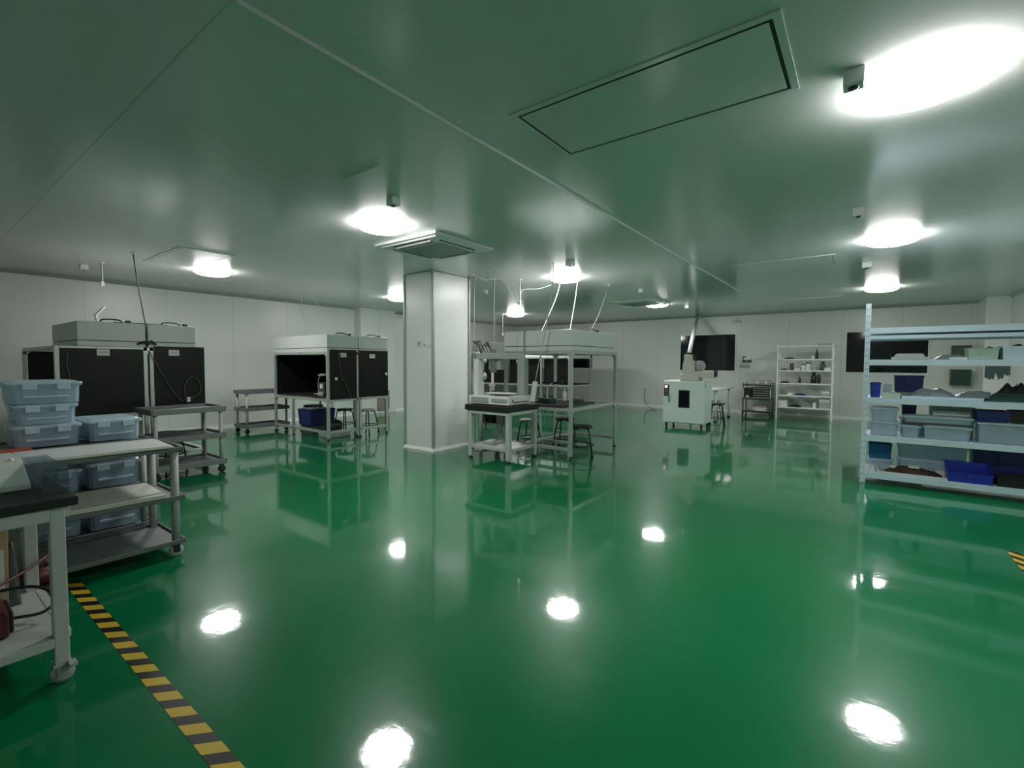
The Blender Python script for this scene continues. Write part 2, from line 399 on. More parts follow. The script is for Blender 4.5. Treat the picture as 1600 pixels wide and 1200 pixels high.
def tote(name, label, x0, x1, y0, y1, z0, h, m='clear', lid='clear_lid', cat='storage box', group=None, fl=.02, wall=.004, latch=True):
    """tapered open plastic box with rim, optional lid and latches; origin at its base"""
    cx, cy = (x0+x1)/2, (y0+y1)/2; hx, hy = (x1-x0)/2, (y1-y0)/2
    t = thing(name, label, cat, (cx, cy, z0), group=group)
    bx, by = hx-fl, hy-fl; k = .015
    hh = h-(.022 if lid else 0)
    bm = B(); bmm = bm.bm
    def rect(ax, ay, z, c=.02): # octagon corner rectangle
        return [bmm.verts.new(p) for p in ((-ax+c, -ay, z), (ax-c, -ay, z), (ax, -ay+c, z), (ax, ay-c, z), (ax-c, ay, z), (-ax+c, ay, z), (-ax, ay-c, z), (-ax, -ay+c, z))]
    R = [rect(bx, by, 0), rect(hx-k, hy-k, hh-.012), rect(hx-.003, hy-.003, hh-.010), rect(hx-.003, hy-.003, hh), rect(hx-k-wall, hy-k-wall, hh), rect(bx-wall, by-wall, wall)]
    bmm.faces.new(R[0][::-1])
    for A, C in zip(R, R[1:]):
        for i in range(8): bmm.faces.new((A[i], A[(i+1) % 8], C[(i+1) % 8], C[i]))
    bmm.faces.new(R[-1])
    bm.build('box_body', m, t)
    if lid:
        l = B(); lb = l.bm
        def rect2(ax, ay, z, c=.02): return [lb.verts.new(p) for p in ((-ax+c, -ay, z), (ax-c, -ay, z), (ax, -ay+c, z), (ax, ay-c, z), (ax-c, ay, z), (-ax+c, ay, z), (-ax, ay-c, z), (-ax, -ay+c, z))]
        R = [rect2(hx, hy, hh+.001), rect2(hx, hy, hh+.014), rect2(hx-.02, hy-.02, hh+.016), rect2(hx-.03, hy-.03, hh+.022)]
        lb.faces.new(R[0][::-1]); lb.faces.new(R[-1])
        for A, C in zip(R, R[1:]):
            for i in range(8): lb.faces.new((A[i], A[(i+1) % 8], C[(i+1) % 8], C[i]))
        l.build('lid', lid, t)
    if latch:
        B().prism([(hx-.022, hh*.30), (hx-.006, hh*.32), (hx-.006, hh*.40), (hx-.016, hh*.42)], -hy*.62, hy*.62, 'y').build('handle_rib', 'clear_lid', t, bevel=.002)
        for s in (-1, 1):
            B().box(hx-.004, hx+.012, s*hy*.45-.035, s*hy*.45+.035, hh-.035, hh+.010).build('latch', 'clear_lid' if lid else m, t, bevel=.003)
            B().box(-.05, .05, s*(hy-.004)-.008, s*(hy-.004)+.008, hh-.035, hh+.010).build('latch', 'clear_lid' if lid else m, t, bevel=.003)
    return t

def bin_(label, x0, x1, y0, y1, z0, h, m, group='coloured bins on the pale blue shelf', slope=False):
    """open plastic bin: solid walls with a hollow inside"""
    t = thing('parts_bin', label, 'bin', ((x0+x1)/2, (y0+y1)/2, z0), group=group); hx, hy = (x1-x0)/2, (y1-y0)/2; w_ = .006; fl = .012
    b = B(); bm = b.bm
    def R(ax, ay, z, zf=None):
        zf = z if zf is None else zf
        return [bm.verts.new(p) for p in ((-ax, -ay, zf), (ax, -ay, zf), (ax, ay, z), (-ax, ay, z))]
    zf = h*.55 if slope else h
    q = [R(hx-fl, hy-fl, 0), R(hx-.006, hy-.006, h-.014, zf-.014), R(hx, hy, h-.012, zf-.012), R(hx, hy, h, zf), R(hx-w_-.004, hy-w_-.004, h, zf), R(hx-fl-w_, hy-fl-w_, w_)]
    bm.faces.new(q[0][::-1]); bm.faces.new(q[-1])
    for A, C in zip(q, q[1:]):
        for i in range(4): bm.faces.new((A[i], A[(i+1) % 4], C[(i+1) % 4], C[i]))
    b.build('bin_body', m, t)
    B().box(-.03, .03, -hy-.002, -hy+.006, zf*.45, zf*.8).build('label_holder', m, t, bevel=.002)
    return t

# ================================================================== BOOTHS
def frame_rail(b, p, q, s=.045):
    """square profile between two axis-aligned points"""
    (x0, y0, z0), (x1, y1, z1) = p, q; h = s/2
    b.box(min(x0, x1)-(h if x0 == x1 else -h), max(x0, x1)+(h if x0 == x1 else -h), min(y0, y1)-(h if y0 == y1 else -h), max(y0, y1)+(h if y0 == y1 else -h),
          min(z0, z1)-(h if z0 == z1 else 0), max(z0, z1)+(h if z0 == z1 else 0))
def booth(label, W, D, loc, hoods, posts, panels, rails_low, mat_top=True, table=True, ztab=.735, zbot=.15, ztop=1.56, group=None, extra_rails=(), mat_ext=None):
    """local coordinates: x 0..W, y 0..D, z up from the floor"""
    t = thing('clean_booth', label, 'booth', loc, group=group); s = .045
    for x, y, *zt in posts:
        B().box(x-s/2, x+s/2, y-s/2, y+s/2, .05, zt[0] if zt else ztop).build('post', 'alu', t, bevel=.004)
        B().lathe([(.03, 0), (.032, .012), (.010, .018), (.010, .052)], (x, y, 0), 14).build('foot', 'black', t)
    for z, nm in ((ztop-s/2, 'top_rail'), (ztab-s/2, 'table_rail')):
        if nm == 'table_rail' and not table: continue
        for a in (((0, 0), (W, 0)), ((0, D), (W, D)), ((0, 0), (0, D)), ((W, 0), (W, D))):
            b = B(); frame_rail(b, (a[0][0], a[0][1], z), (a[1][0], a[1][1], z), s); b.build(nm, 'alu', t, bevel=.004)
    for a in rails_low:
        b = B(); frame_rail(b, (a[0], a[1], zbot), (a[2], a[3], zbot), s); b.build('bottom_rail', 'alu', t, bevel=.004)
    for a in extra_rails:
        b = B(); frame_rail(b, a[0], a[1], s); b.build('cross_rail', 'alu', t, bevel=.004)
    # cast corner brackets beneath the top rail and table rail
    for x in (0, W):
        for y in (0, D):
            sx = 1 if x == 0 else -1; sy = 1 if y == 0 else -1
            for z in (ztop-s, ztab-s):
                x_ = x+sx*s/2; y_ = y+sy*s/2
                bk = B().prism([(x_, z), (x_+sx*.045, z), (x_+sx*.03, z-.012), (x_+sx*.012, z-.03), (x_, z-.045)], y-s*.4, y+s*.4, 'y')
                bk.prism([(y_, z), (y_+sy*.045, z), (y_+sy*.03, z-.012), (y_+sy*.012, z-.03), (y_, z-.045)], x-s*.4, x+s*.4, 'x')
                bk.build('corner_bracket', 'alu', t)
    for (x0, x1, y0, y1) in hoods:
        f = B().box(x0, x1, y0, y1, ztop+.075, ztop+.30).build('filter_unit', 'hood', t, bevel=.006)
        B().box(x0+.008, x1-.008, y0+.008, y1-.008, ztop+.066, ztop+.076).build('seal', 'black', f)
        B().box(x0, x1, y0, y1, ztop+.001, ztop+.067).build('filter_frame', 'hood', f, bevel=.004)
        cx, cy = (x0+x1)/2, (y0+y1)/2
        B().lathe([(.16, ztop+.299), (.16, ztop+.325), (.11, ztop+.335)], (cx-(x1-x0)*.12, cy, 0), 28).build('fan_cover', 'grey', f)
        for q in (.16, ):
            hx = x1-.05
            B().tube(curve_pts([(hx, cy-.11, ztop+.296), (hx, cy-.085, ztop+.330), (hx, cy, ztop+.338), (hx, cy+.085, ztop+.330), (hx, cy+.11, ztop+.296)], 5), .009, 8).build('carry_handle', 'black', f)
        hx = x1-.05
        B().box(hx-.03, hx+.02, cy+.14, cy+.19, ztop+.299, ztop+.335).build('speed_knob', 'black', f, bevel=.006)
    for p in panels:
        kind, a, b0, b1, z0, z1 = p[:6]
        if kind == 'x': o = B().box(a-.004, a+.004, b0, b1, z0, z1)
        else: o = B().box(b0, b1, a-.004, a+.004, z0, z1)
        o = o.build('curtain_panel', 'black_panel', t)
        for tg in p[6:]:
            if tg[0] == 'tag':
                _, u, wz = tg; 
                g = B().box(a+.0042, a+.0062, u-.06, u+.06, wz-.04, wz+.035).build('name_tag', 'paper', o)
                m_ = B()
                for k in range(5): m_.box(a+.0063, a+.0068, u-.038+k*.016, u-.028+k*.016, wz-.012, wz+.012)
                m_.build('tag_marks', 'grey', o)
            if tg[0] == 'knob':
                _, u, wz = tg
                B().lathe([(.01, 0), (.012, .02), (.028, .024), (.030, .04), (.02, .048)], (a+.004, u, wz), 12, 'x').build('pull_knob', 'white', o)
    if mat_top:
        e = mat_ext or (0.03, W-.03, .03, D-.03)
        B().box(e[0], e[1], e[2], e[3], ztab+.001, ztab+.028).build('table_top', 'black_mat', t, bevel=.003)
    return t

# left booth
bx0, bx1, by0, by1 = -9.50, -7.43, 1.18, 2.66
W_, D_ = bx1-bx0, by1-by0; ys = 2.03-by0
b1_ = booth('long black-sided aluminium booth with white filter units on top, behind the stacked clear boxes', W_, D_, (bx0, by0, 0),
      [(.72, W_+.02, .18, ys-.012), (.72, W_+.02, ys+.012, D_-.08)],
      [(0, 0), (W_, 0), (W_, ys-.02), (W_, ys+.045), (W_, D_), (0, D_)],
      [('x', W_+.028, .026, ys-.045, .735, 1.535, ('tag', .41, 1.49)), ('x', W_+.028, ys+.07, D_+.02, .745, 1.58, ('tag', 1.14, 1.50)), ('y', D_+.0, .03, W_-.03, .745, 1.515), ('x', .0, .03, D_-.03, .745, 1.515)],
      [(0, 0, W_, 0), (0, D_, W_, D_), (W_, 0, W_, D_), (0, 0, 0, D_)], group='black-sided clean booths')
# booth near the column
bx0, bx1, by0, by1 = -9.28, -7.45, 4.60, 5.84
W2, D2 = bx1-bx0, by1-by0; ys = .605
b2_ = booth('open-fronted aluminium booth with black panels and white filter hoods, left of the white column', W2, D2, (bx0, by0, 0),
      [(-.02, W2+.02, -.02, ys-.008), (-.02, W2+.02, ys+.008, D2+.02)],
      [(0, 0), (W2*.36, 0, .715), (W2, 0), (W2, ys-.025), (W2, ys+.035), (W2, D2), (0, D2), (W2*.52, D2-.1)],
      [('x', W2+.028, .024, ys-.045, .725, 1.60, ('tag', .29, 1.51), ('knob', .12, 1.09)), ('x', W2+.028, ys-.0, D2+.02, .74, 1.60, ('tag', .90, 1.50), ('knob', 1.19, 1.16)),
       ('y', D2, .03, W2-.03, .745, 1.515), ('x', .0, .03, D2-.03, .745, 1.515)],
      [(0, 0, W2, 0), (W2, 0, W2, ys), (W2, ys, W2, D2)], group='black-sided clean booths')
# centre booth, open on all sides
bx0, bx1, by0, by1 = -4.47, -3.31, 5.80, 7.26
W3, D3 = bx1-bx0, by1-by0
b3_ = booth('open aluminium booth without panels, white filter hood on top, right of the white column', W3, D3, (bx0, by0, 0),
      [(-.02, .22, -.02, D3-.06), (.225, W3+.015, -.02, D3-.06)],
      [(0, 0), (W3, 0), (W3, D3), (0, D3)], [], [(.58, 0, W3, 0), (0, D3, W3, D3), (0, .5, W3, .5), (.35, 0.02, .35, D3)], mat_ext=(.03, 1.0, .03, 1.05))
# far booths in the corner
bx0, by0 = -10.3, 11.8; W4 = 3.5; D4 = 1.3
b4_ = booth('far aluminium booth row with black panels near the room corner, seen through the centre booth', W4, D4, (bx0, by0, 0),
      [(0, 1.23, 0, D4), (1.25, 2.53, 0, D4), (2.55, W4, 0, D4)],
      [(0, 0), (1.25, 0), (2.54, 0), (W4, 0), (W4, D4), (0, D4)],
      [('y', .10, .03, 1.22, .76, 1.50), ('y', .10, 1.28, 2.50, .76, 1.50), ('y', .10, 2.58, W4-.03, .76, 1.50)], [(0, 0, W4, 0), (0, D4, W4, D4)], group='black-sided clean booths')

# ================================================================== INSIDE THE BOOTHS
# booth near the column: lamp, small tester, things beneath
t = thing('magnifier_lamp', 'dim desk magnifier lamp standing on the table inside the open-fronted booth', 'lamp', (-8.38, 4.98, .765))
B().lathe([(.09, 0), (.09, .015), (.03, .022)], n=20).build('lamp_base', 'grey', t)
B().tube(curve_pts([(0, 0, .02), (-.02, 0, .18), (.03, 0, .33), (.14, 0, .37)], 6), .010, 8).build('lamp_arm', 'grey', t)
B().lathe([(.05, .35), (.10, .355), (.10, .375), (.045, .40)], (.17, 0, 0), 20).build('lamp_shade', 'grey', t)
t = thing('test_meter', 'small dark meter with white square label in the open-fronted booth', 'meter', (-8.02, 4.88, .765))
B().box(-.09, .09, -.06, .06, 0, .24).build('meter_body', 'grey_dark', t, bevel=.008)
B().box(-.045, .035, -.064, -.059, .13, .21).build('label_plate', 'white', t)
B().box(-.03, .15, -.12, -.07, 0, .07).build('probe_block', 'grey', t, bevel=.006)
t = thing('parts_bin', 'large blue crate under the table of the open-fronted booth', 'crate', (-8.50, 5.00, 0))
B().box(-.21, .21, -.24, .24, .17, .46, top=(-.02, -.02)).build('crate_body', 'navy', t, bevel=.012)
B().box(-.225, .225, -.265, .265, .455, .485).build('crate_rim', 'navy', t, bevel=.006)
B().box(-.19, .19, -.22, .22, 0.0, .17).build('crate_dolly', 'grey_dark', t, bevel=.01)
tag(B().box(-8.68, -8.32, 4.80, 5.1, .4865, .50).build('cardboard_sheet', 'white'), 'thin white sheet lying on the large blue crate under the booth', 'sheet')
t = thing('vacuum_pump', 'dark pump on grey base under the black panel, right of the blue crate', 'pump', (-7.86, 4.98, 0))
B().box(-.22, .2, -.2, .2, .0, .10).build('pump_base', 'grey', t, bevel=.01)
B().lathe([(.05, -.17), (.095, -.16), (.10, .1), (.06, .13)], (0, 0, .20), 20, 'y').build('motor', 'black', t)
B().lathe([(.06, .1), (.075, .12), (.075, .26), (.03, .30)], (-.1, .06, .02), 18).build('pressure_tank', 'grey_dark', t)
B().tube(curve_pts([(0, -.15, .25), (.1, -.18, .40), (-.02, -.1, .52), (-.12, 0, .33)], 6), .010, 8).build('hose', 'black', t)
stool('black round stool inside the right bay beneath the black booth panel, left of the column', (-7.72, 5.60, 0), .3, seat='grey', h=.47)
stool('black round stool beneath the front panel of the open-fronted booth, behind the pump', (-8.25, 5.45, 0), .1, h=.46)
t = thing('office_chair', 'black tall chair frame standing behind the mid leg of the open-fronted booth', 'chair', (-9.05, 5.25, 0), .2)
B().lathe([(.17, .46), (.19, .475), (.19, .50), (.17, .51)], n=20).build('seat', 'black', t)
B().tube([(0, 0, .10), (0, 0, .47)], .022, 10).build('gas_column', 'black', t)
for k in range(5):
    a = k*2*pi/5; B().tube([(0, 0, .12), (.24*cos(a), .24*sin(a), .05)], [.022, .014], 8).build('leg', 'black', t)
    B().lathe([(.008, -.012), (.026, -.010), (.026, .010), (.008, .012)], (.245*cos(a), .245*sin(a), .026), 12, 'y').build('wheel', 'black', t)
B().box(-.015, .015, .17, .20, .46, .66).box(-.15, .15, .165, .195, .62, .72).build('backrest', 'black', t, bevel=.01)
t = thing('electrical_cover', 'beige grey access cover on the left wall, seen under the booth', 'panel', (-10.42, 8.05, .10))
B().box(0, .04, -.18, .20, 0, .52).build('cover_plate', 'panel_beige', t, bevel=.008)
B().box(.038, .046, -.14, -.12, .2, .3).build('latch', 'grey', t, bevel=.002)

# centre booth desk items
Z = .764
t = thing('desk_lamp', 'grey curved-arm desk lamp on the table of the centre booth', 'lamp', (-4.18, 6.55, Z))
B().lathe([(.09, 0), (.09, .012), (.03, .02)], n=20).build('lamp_base', 'grey', t)
B().tube(curve_pts([(0, 0, .02), (-.01, 0, .12), (.02, 0, .24), (.12, .03, .30)], 6), .012, 8).build('lamp_arm', 'steel_white', t)
B().obox((.17, .04, .30), (.20, .06, .045), Matrix.Rotation(-.15, 3, 'Y')).build('lamp_head', 'black', t, bevel=.01)
t = thing('spray_bottle', 'small white bottle standing upright beside the curved desk lamp', 'bottle', (-3.92, 6.66, Z))
B().lathe([(.032, 0), (.035, .02), (.035, .13), (.014, .16), (.014, .18)], n=16).build('bottle_body', 'white', t)
B().lathe([(.016, .18), (.016, .21), (.008, .215)], n=12).build('cap', 'white', t)
t = thing('tester_box', 'low dark green instrument box on the centre booth table', 'instrument', (-4.05, 6.25, Z))
B().box(-.16, .16, -.09, .09, 0, .07).build('case', 'green_dark', t, bevel=.008)
B().lathe([(.018, 0), (.018, .015)], (-.08, -.095, .035), 12, 'y').build('dial', 'grey', t)
t = thing('tester_box', 'grey reel box right at the back of the centre booth table', 'instrument', (-3.70, 6.65, Z))
B().box(-.08, .10, -.08, .08, 0, .05).build('case', 'grey_dark', t, bevel=.008)
B().lathe([(.05, .05), (.05, .07), (.02, .075)], (0, 0, 0), 16).build('reel', 'grey', t)
stool('black round stool right in front of the near right post of the centre booth', (-3.34, 6.19, 0), .5, h=.46)
stool('black round stool in the middle under the centre booth table', (-3.86, 6.58, 0), .2, h=.50)
stool('pale-seated black stool seen behind the leg of the work table', (-4.36, 6.28, 0), .1, seat='grey', h=.47)

# far booths: bench clutter
for k, (x, w_, h, m, l) in enumerate(((-9.4, .35, .16, 'grey', 'grey instrument on the far booth bench, leftmost'), (-8.75, .3, .12, 'green_dark', 'dark green instrument on the far booth bench, second from the left'),
                        (-8.15, .25, .2, 'grey_dark', 'dark instrument on the far booth bench, third from the left'), (-7.35, .4, .14, 'grey', 'grey instrument on the far booth bench, rightmost'))):
    t = thing('bench_instrument', l, 'instrument', (x, 11.99, .764), group='instruments on the far booth bench')
    B().box(-w_/2, w_/2, -.07, .07, 0, h).build('case', m, t, bevel=.01)
    B().box(-w_/2+.02, w_/2-.1, -.075, -.068, .03, h-.03).build('front_plate', 'black', t)
for x, l in ((-9.3, 'far round stool in front of the corner booths, left one'), (-7.2, 'far round stool in front of the corner booths, right one')): stool(l, (x, 11.35, 0), .3, h=.46)

# ================================================================== WORK TABLE WITH GANTRY MACHINE (centre)
t = thing('work_table', 'heavy grey-legged work table with thick black top beside the column', 'table', (-4.235, 5.43, 0))
for x in (-.345, .345):
    for y in (-.32, .30):
        B().box(x-.033, x+.033, y-.033, y+.033, .03, .70).build('leg', 'bench', t, bevel=.005)
        B().lathe([(.03, 0), (.032, .012), (.012, .018), (.012, .032)], (x, y, 0), 14).build('foot', 'black', t)
B().box(-.39, .385, -.36, -.33, .655, .70).box(-.39, .385, .31, .34, .655, .70).box(-.39, -.36, -.33, .31, .655, .70).box(.355, .385, -.33, .31, .655, .70).build('apron', 'bench', t, bevel=.004)
B().box(-.33, .33, -.345, -.315, .15, .195).box(-.33, .33, .285, .315, .15, .195).box(-.385, -.355, -.28, .26, .15, .195).box(.355, .385, -.28, .26, .15, .195).build('lower_frame', 'bench', t, bevel=.004)
B().box(-.36, .36, -.31, .29, .175, .185).build('lower_shelf', 'bench', t)
B().box(-.42, .385, -.375, .34, .70, .78).build('table_top', 'black_mat', t, bevel=.006)
t = thing('controller_box', 'grey controller box on the lower shelf of the work table', 'controller', (-4.40, 5.40, .186))
B().box(-.12, .10, -.12, .12, 0, .035).build('case', 'grey', t, bevel=.008)
B().box(-.08, .02, -.06, .06, .034, .05).build('cover', 'white', t, bevel=.008)
t = thing('power_supply', 'grey open-frame power unit hanging beneath the black table top', 'power supply', (-4.47, 5.50, .45))
B().box(-.15, .15, -.10, .10, .0, .03).box(-.15, -.13, -.10, .10, .03, .25).box(.13, .15, -.1, .1, .03, .25).build('tray', 'grey', t, bevel=.004)
B().box(-.10, .04, -.07, .07, .03, .17).build('transformer', 'black', t, bevel=.006)
B().tube(curve_pts([(-.1, -.08, .12), (-.02, -.14, -.10), (.14, -.12, -.16), (.22, -.08, -.04), (.24, -.06, .18)], 8), .010, 8).build('cable_loop', 'cable', t)

t = thing('gantry_robot', 'white desktop gantry robot with two columns on the black work table', 'machine', (-4.25, 5.42, .78))
B().box(-.39, .34, -.29, .26, .012, .13).build('machine_base', 'white', t, bevel=.008)
B().box(-.34, -.02, -.30, -.288, .035, .11).box(.04, .32, -.30, -.288, .05, .10).build('front_cover', 'grey', t, bevel=.002)
B().box(.339, .345, -.18, .16, .04, .055).build('vent_slot', 'black', t)
B().lathe([(.010, .34), (.012, .352), (.008, .356)], (0, -.20, .07), 12, 'x').build('power_switch', 'black', t)
B().box(-.30, .22, -.10, .12, .13, .16).build('work_plate', 'grey', t, bevel=.004)
B().box(-.12, .26, -.20, -.02, .16, .175).build('moving_tray', 'white', t, bevel=.004)
B().box(-.36, -.28, -.22, -.10, .13, .66).build('column', 'white', t, bevel=.006)
B().box(.20, .32, .10, .22, .13, .66).build('column', 'grey', t, bevel=.006)
B().obox((-.03, 0, .70), (.72, .10, .09), Matrix.Rotation(.52, 3, 'Z')).build('cross_beam', 'grey', t, bevel=.01)
B().box(-.24, -.02, -.02, .08, .50, .90).build('slide_cover', 'grey', t, bevel=.006)
B().box(-.17, -.09, -.08, -.02, .46, .80).build('slide_rail', 'stainless', t, bevel=.004)
s = B().lathe([(.012, .22), (.02, .24), (.02, .44), (.012, .48)], (-.13, -.06, 0), 14).build('spindle', 'white', t)
B().box(-.17, -.09, -.10, -.04, .26, .31).box(-.16, -.145, -.09, -.05, .18, .26).box(-.115, -.10, -.09, -.05, .20, .26).build('gripper', 'beige', s, bevel=.003)
for k in range(3): B().tube(curve_pts([(-.33+k*.02, .10, .68), (-.40+k*.05, .02, .86+k*.03), (-.22, -.02, .84), (-.15, -.02, .70)], 6), .007, 6).build('hose', 'black', t)
t = thing('robot_arm', 'small white jointed arm with black hoses at the right edge of the column', 'machine', (-4.86, 5.66, .785))
B().tube([(0, 0, -.77), (0, 0, .01)], .03, 12).build('stand_tube', 'grey', t)
B().lathe([(.13, -.785), (.13, -.77), (.03, -.76)], n=20).build('stand_foot', 'grey', t)
B().lathe([(.07, 0), (.07, .03), (.045, .04), (.045, .30)], n=20).build('arm_base', 'steel_white', t)
B().lathe([(.045, -.07), (.07, -.06), (.07, .06), (.045, .07)], (0, 0, .38), 20, 'y').build('shoulder_joint', 'white', t)
B().tube([(0, -.02, .38), (.05, -.05, .62)], [.055, .045], 14).build('upper_arm', 'grey', t)
B().lathe([(.04, -.07), (.06, -.06), (.06, .06), (.04, .07)], (.05, -.05, .64), 20, 'y').build('elbow_joint', 'white', t)
B().tube([(.05, -.05, .64), (-.03, -.10, .80)], [.042, .030], 14).build('forearm', 'white', t)
B().box(-.07, .03, -.14, -.06, .78, .88).build('wrist_block', 'grey', t, bevel=.01)
for k in range(4): B().tube(curve_pts([(-.02+.02*k, -.1, .86), (-.06+.05*k, -.14, .94), (.05+.03*k, -.12, .84-.02*k), (.06, -.06, .66)], 6), .006, 6).build('hose', 'black', t)

def strip(name, label, p, q, w_, d_, h_, cord, cat='power strip'):
    """hanging box on a cord: p = top attachment, q = box centre direction"""
    t = thing(name, label, cat, p, group=None)
    d = Vector(q)-Vector(p); L_ = d.length; d.normalize()
    zax = -d; xax = Vector((.8, .6, 0)); xax = (xax-zax*xax.dot(zax)).normalized(); yax = zax.cross(xax)
    R = Matrix((xax, yax, zax)).transposed()
    c = d*L_
    body = B().obox(c, (w_, d_, h_), R).build('strip_body', 'white', t, bevel=.008)
    for k in range(4): B().obox(c+R @ Vector((0, -d_/2-.001, -h_*.36+k*h_*.24)), (w_*.5, .004, h_*.09), R).build('socket', 'trim_white', body)
    B().tube(curve_pts([Vector((0, 0, 0))]+[Vector(a)-Vector(p) for a in cord]+[c-d*h_/2], 8), .007, 8).build('cord', 'cable_w', t)
    return t
strip('power_strip', 'white box-shaped socket strip hanging vertically over the gantry robot', (-4.56, 5.62, 2.8), (-4.55, 5.60, 1.53), .11, .06, .33, [(-4.56, 5.61, 2.3)])
strip('power_strip', 'white tilted socket strip hanging from the slanted cord onto the work table', (-3.55, 5.68, 2.8), (-3.85, 5.66, .965), .075, .045, .30, [(-3.57, 5.68, 2.35)])

# ================================================================== HANGING CABLES
def hang(label, pts, r=.008, m='cable_w', cat='cable', end=None, name='hanging_cable', group=None):
    p0 = Vector(pts[0]); t = thing(name, label, cat, p0, group=group)
    B().tube([p-p0 for p in curve_pts(pts, 8)], r, 8).build('cord', m, t)
    B().lathe([(.03, 0), (.03, -.012), (.012, -.02)], n=14).build('ceiling_rose', 'white', t)
    if end:
        e = Vector(pts[-1])-p0; B().box(e.x-.02, e.x+.02, e.y-.02, e.y+.02, e.z-.05, e.z+.02).build('connector', end, t, bevel=.005)
    return t
hang('thick white rod-like cable drop ending in a plug above the left booth', [(-8.77, 1.90, 2.8), (-8.77, 1.90, 2.66), (-8.765, 1.9, 2.5)], .012, end='white')
t = thing('air_nozzle', 'small white air nozzle bent upward on top of the left booth filter unit', 'nozzle', (-8.35, 1.75, 1.862))
B().box(-.12, .03, -.05, .05, 0, .04).build('nozzle_base', 'grey', t, bevel=.006)
B().tube([(0, 0, .04), (-.03, -.02, .14), (.05, .06, .26)], [.02, .018, .013], 10).build('nozzle_tube', 'white', t)
hang('thin green cable dropping from the ceiling to the corner joint of the left booth', [(-7.70, 1.99, 2.8), (-7.62, 2.0, 2.45), (-7.50, 2.02, 2.05), (-7.38, 2.03, 1.70)], .007, 'cable_g')
hang('thin white cable drop over the open-fronted booth, left of the pair', [(-9.0, 5.0, 2.8), (-8.98, 5.0, 2.6), (-8.95, 5.0, 2.3), (-8.7, 5.1, 1.95), (-8.55, 5.1, 1.88)], .006)
hang('white rod cable and slanting cord over the open-fronted booth, right of the pair', [(-8.60, 5.05, 2.8), (-8.60, 5.05, 2.62), (-8.50, 5.1, 2.45), (-8.0, 5.25, 1.90)], .007)
hang('white cable running down the right edge of the column', [(-5.28, 5.98, 2.8), (-5.285, 5.97, 2.0), (-5.285, 5.96, 1.2), (-5.283, 5.96, .5)], .007)
hang('stiff white air tube hanging from the ceiling right of the column', [(-4.72, 6.5, 2.8), (-4.72, 6.5, 2.6), (-4.72, 6.5, 2.42)], .014, end='white')
hang('white swagged hose looping from the air tube along the ceiling', [(-5.0, 5.6, 2.78), (-4.95, 5.85, 2.72), (-4.86, 6.2, 2.76), (-4.80, 6.4, 2.5), (-4.74, 6.5, 2.40), (-4.70, 6.55, 2.62), (-4.55, 6.8, 2.66), (-4.35, 6.9, 2.72)], .006)
hang('slanting white cord from the ceiling to the top of the centre booth', [(-4.25, 7.05, 2.8), (-4.28, 6.95, 2.5), (-4.38, 6.8, 2.1), (-4.44, 6.7, 1.87)], .006)
hang('straight white cord dropping onto the fan of the centre booth', [(-4.0, 7.2, 2.8), (-4.0, 7.1, 2.4), (-4.0, 6.95, 1.93)], .006)
hang('thin grey cord slanting down behind the centre booth fan', [(-3.75, 7.9, 2.8), (-3.85, 7.75, 2.3), (-3.95, 7.55, 1.9)], .005, 'grey')
hang('short white cord hanging under the lamp near the room corner', [(-7.6, 9.4, 2.8), (-7.6, 9.4, 2.5), (-7.55, 9.4, 2.05)], .008)
hang('white cord and plug near the far left end of the row of far booths', [(-8.3, 10.6, 2.8), (-8.3, 10.6, 2.5), (-8.3, 10.6, 2.2)], .008, end='white')
# booth cables
def cab(label, pts, r=.006, m='cable', cat='cable', end=None, extra=None):
    p0 = Vector(pts[0]); t = thing('loose_cable', label, cat, p0)
    B().tube([p-p0 for p in curve_pts(pts, 10)], r, 8).build('cord', m, t)
    if end:
        e = Vector(pts[-1])-p0; B().box(e.x-.018, e.x+.018, e.y-.02, e.y+.02, e.z-.045, e.z+.02).build('plug', end, t, bevel=.005)
    return t
cab('grey cable slanting down the right black panel of the left booth to a white plug', [(-7.385, 2.05, 1.5), (-7.38, 2.12, 1.33), (-7.38, 2.27, 1.02), (-7.375, 2.38, .86), (-7.37, 2.43, .90), (-7.37, 2.42, 1.0), (-7.372, 2.45, 1.12), (-7.375, 2.53, 1.17), (-7.378, 2.61, 1.08), (-7.375, 2.60, .94), (-7.36, 2.46, .88)], .005, 'cable', end='white')
cab('thin grey cable hanging down the long black panel of the left booth', [(-7.385, 1.27, 1.49), (-7.385, 1.255, 1.35), (-7.385, 1.275, 1.2), (-7.385, 1.28, .95)], .005)
cab('black cable clump over the joint of the two left booth filter units', [(-7.40, 1.93, 1.60), (-7.37, 2.0, 1.63), (-7.37, 2.03, 1.60), (-7.37, 2.06, 1.64), (-7.38, 2.12, 1.60)], .014, 'black')
cab('grey cable curving down the front black panel of the open-fronted booth', [(-7.405, 4.78, 1.60), (-7.40, 4.79, 1.4), (-7.40, 4.83, 1.15), (-7.40, 4.95, .9), (-7.405, 5.02, .74)], .006, 'cable')
cab('black cable lying across the two left booth filter units', [(-7.52, 1.72, 1.868), (-7.50, 1.85, 1.868), (-7.50, 2.03, 1.868), (-7.50, 2.18, 1.868), (-7.52, 2.30, 1.868)], .007, 'black')
cab('dark cable hanging down the front of the centre booth filter unit', [(-4.10, 5.765, 1.865), (-4.10, 5.755, 1.7), (-4.09, 5.75, 1.52), (-4.1, 5.75, 1.36)], .006, 'cable_g')
t = thing('pull_switch', 'round white pull switch hanging inside the top left of the centre booth', 'switch', (-4.28, 5.86, 1.56))
B().tube([(0, 0, 0), (0, 0, -.12)], .004, 6).build('cord', 'cable', t)
B().lathe([(.012, -.12), (.032, -.14), (.034, -.17), (.015, -.19)], n=16).build('switch_body', 'white', t)

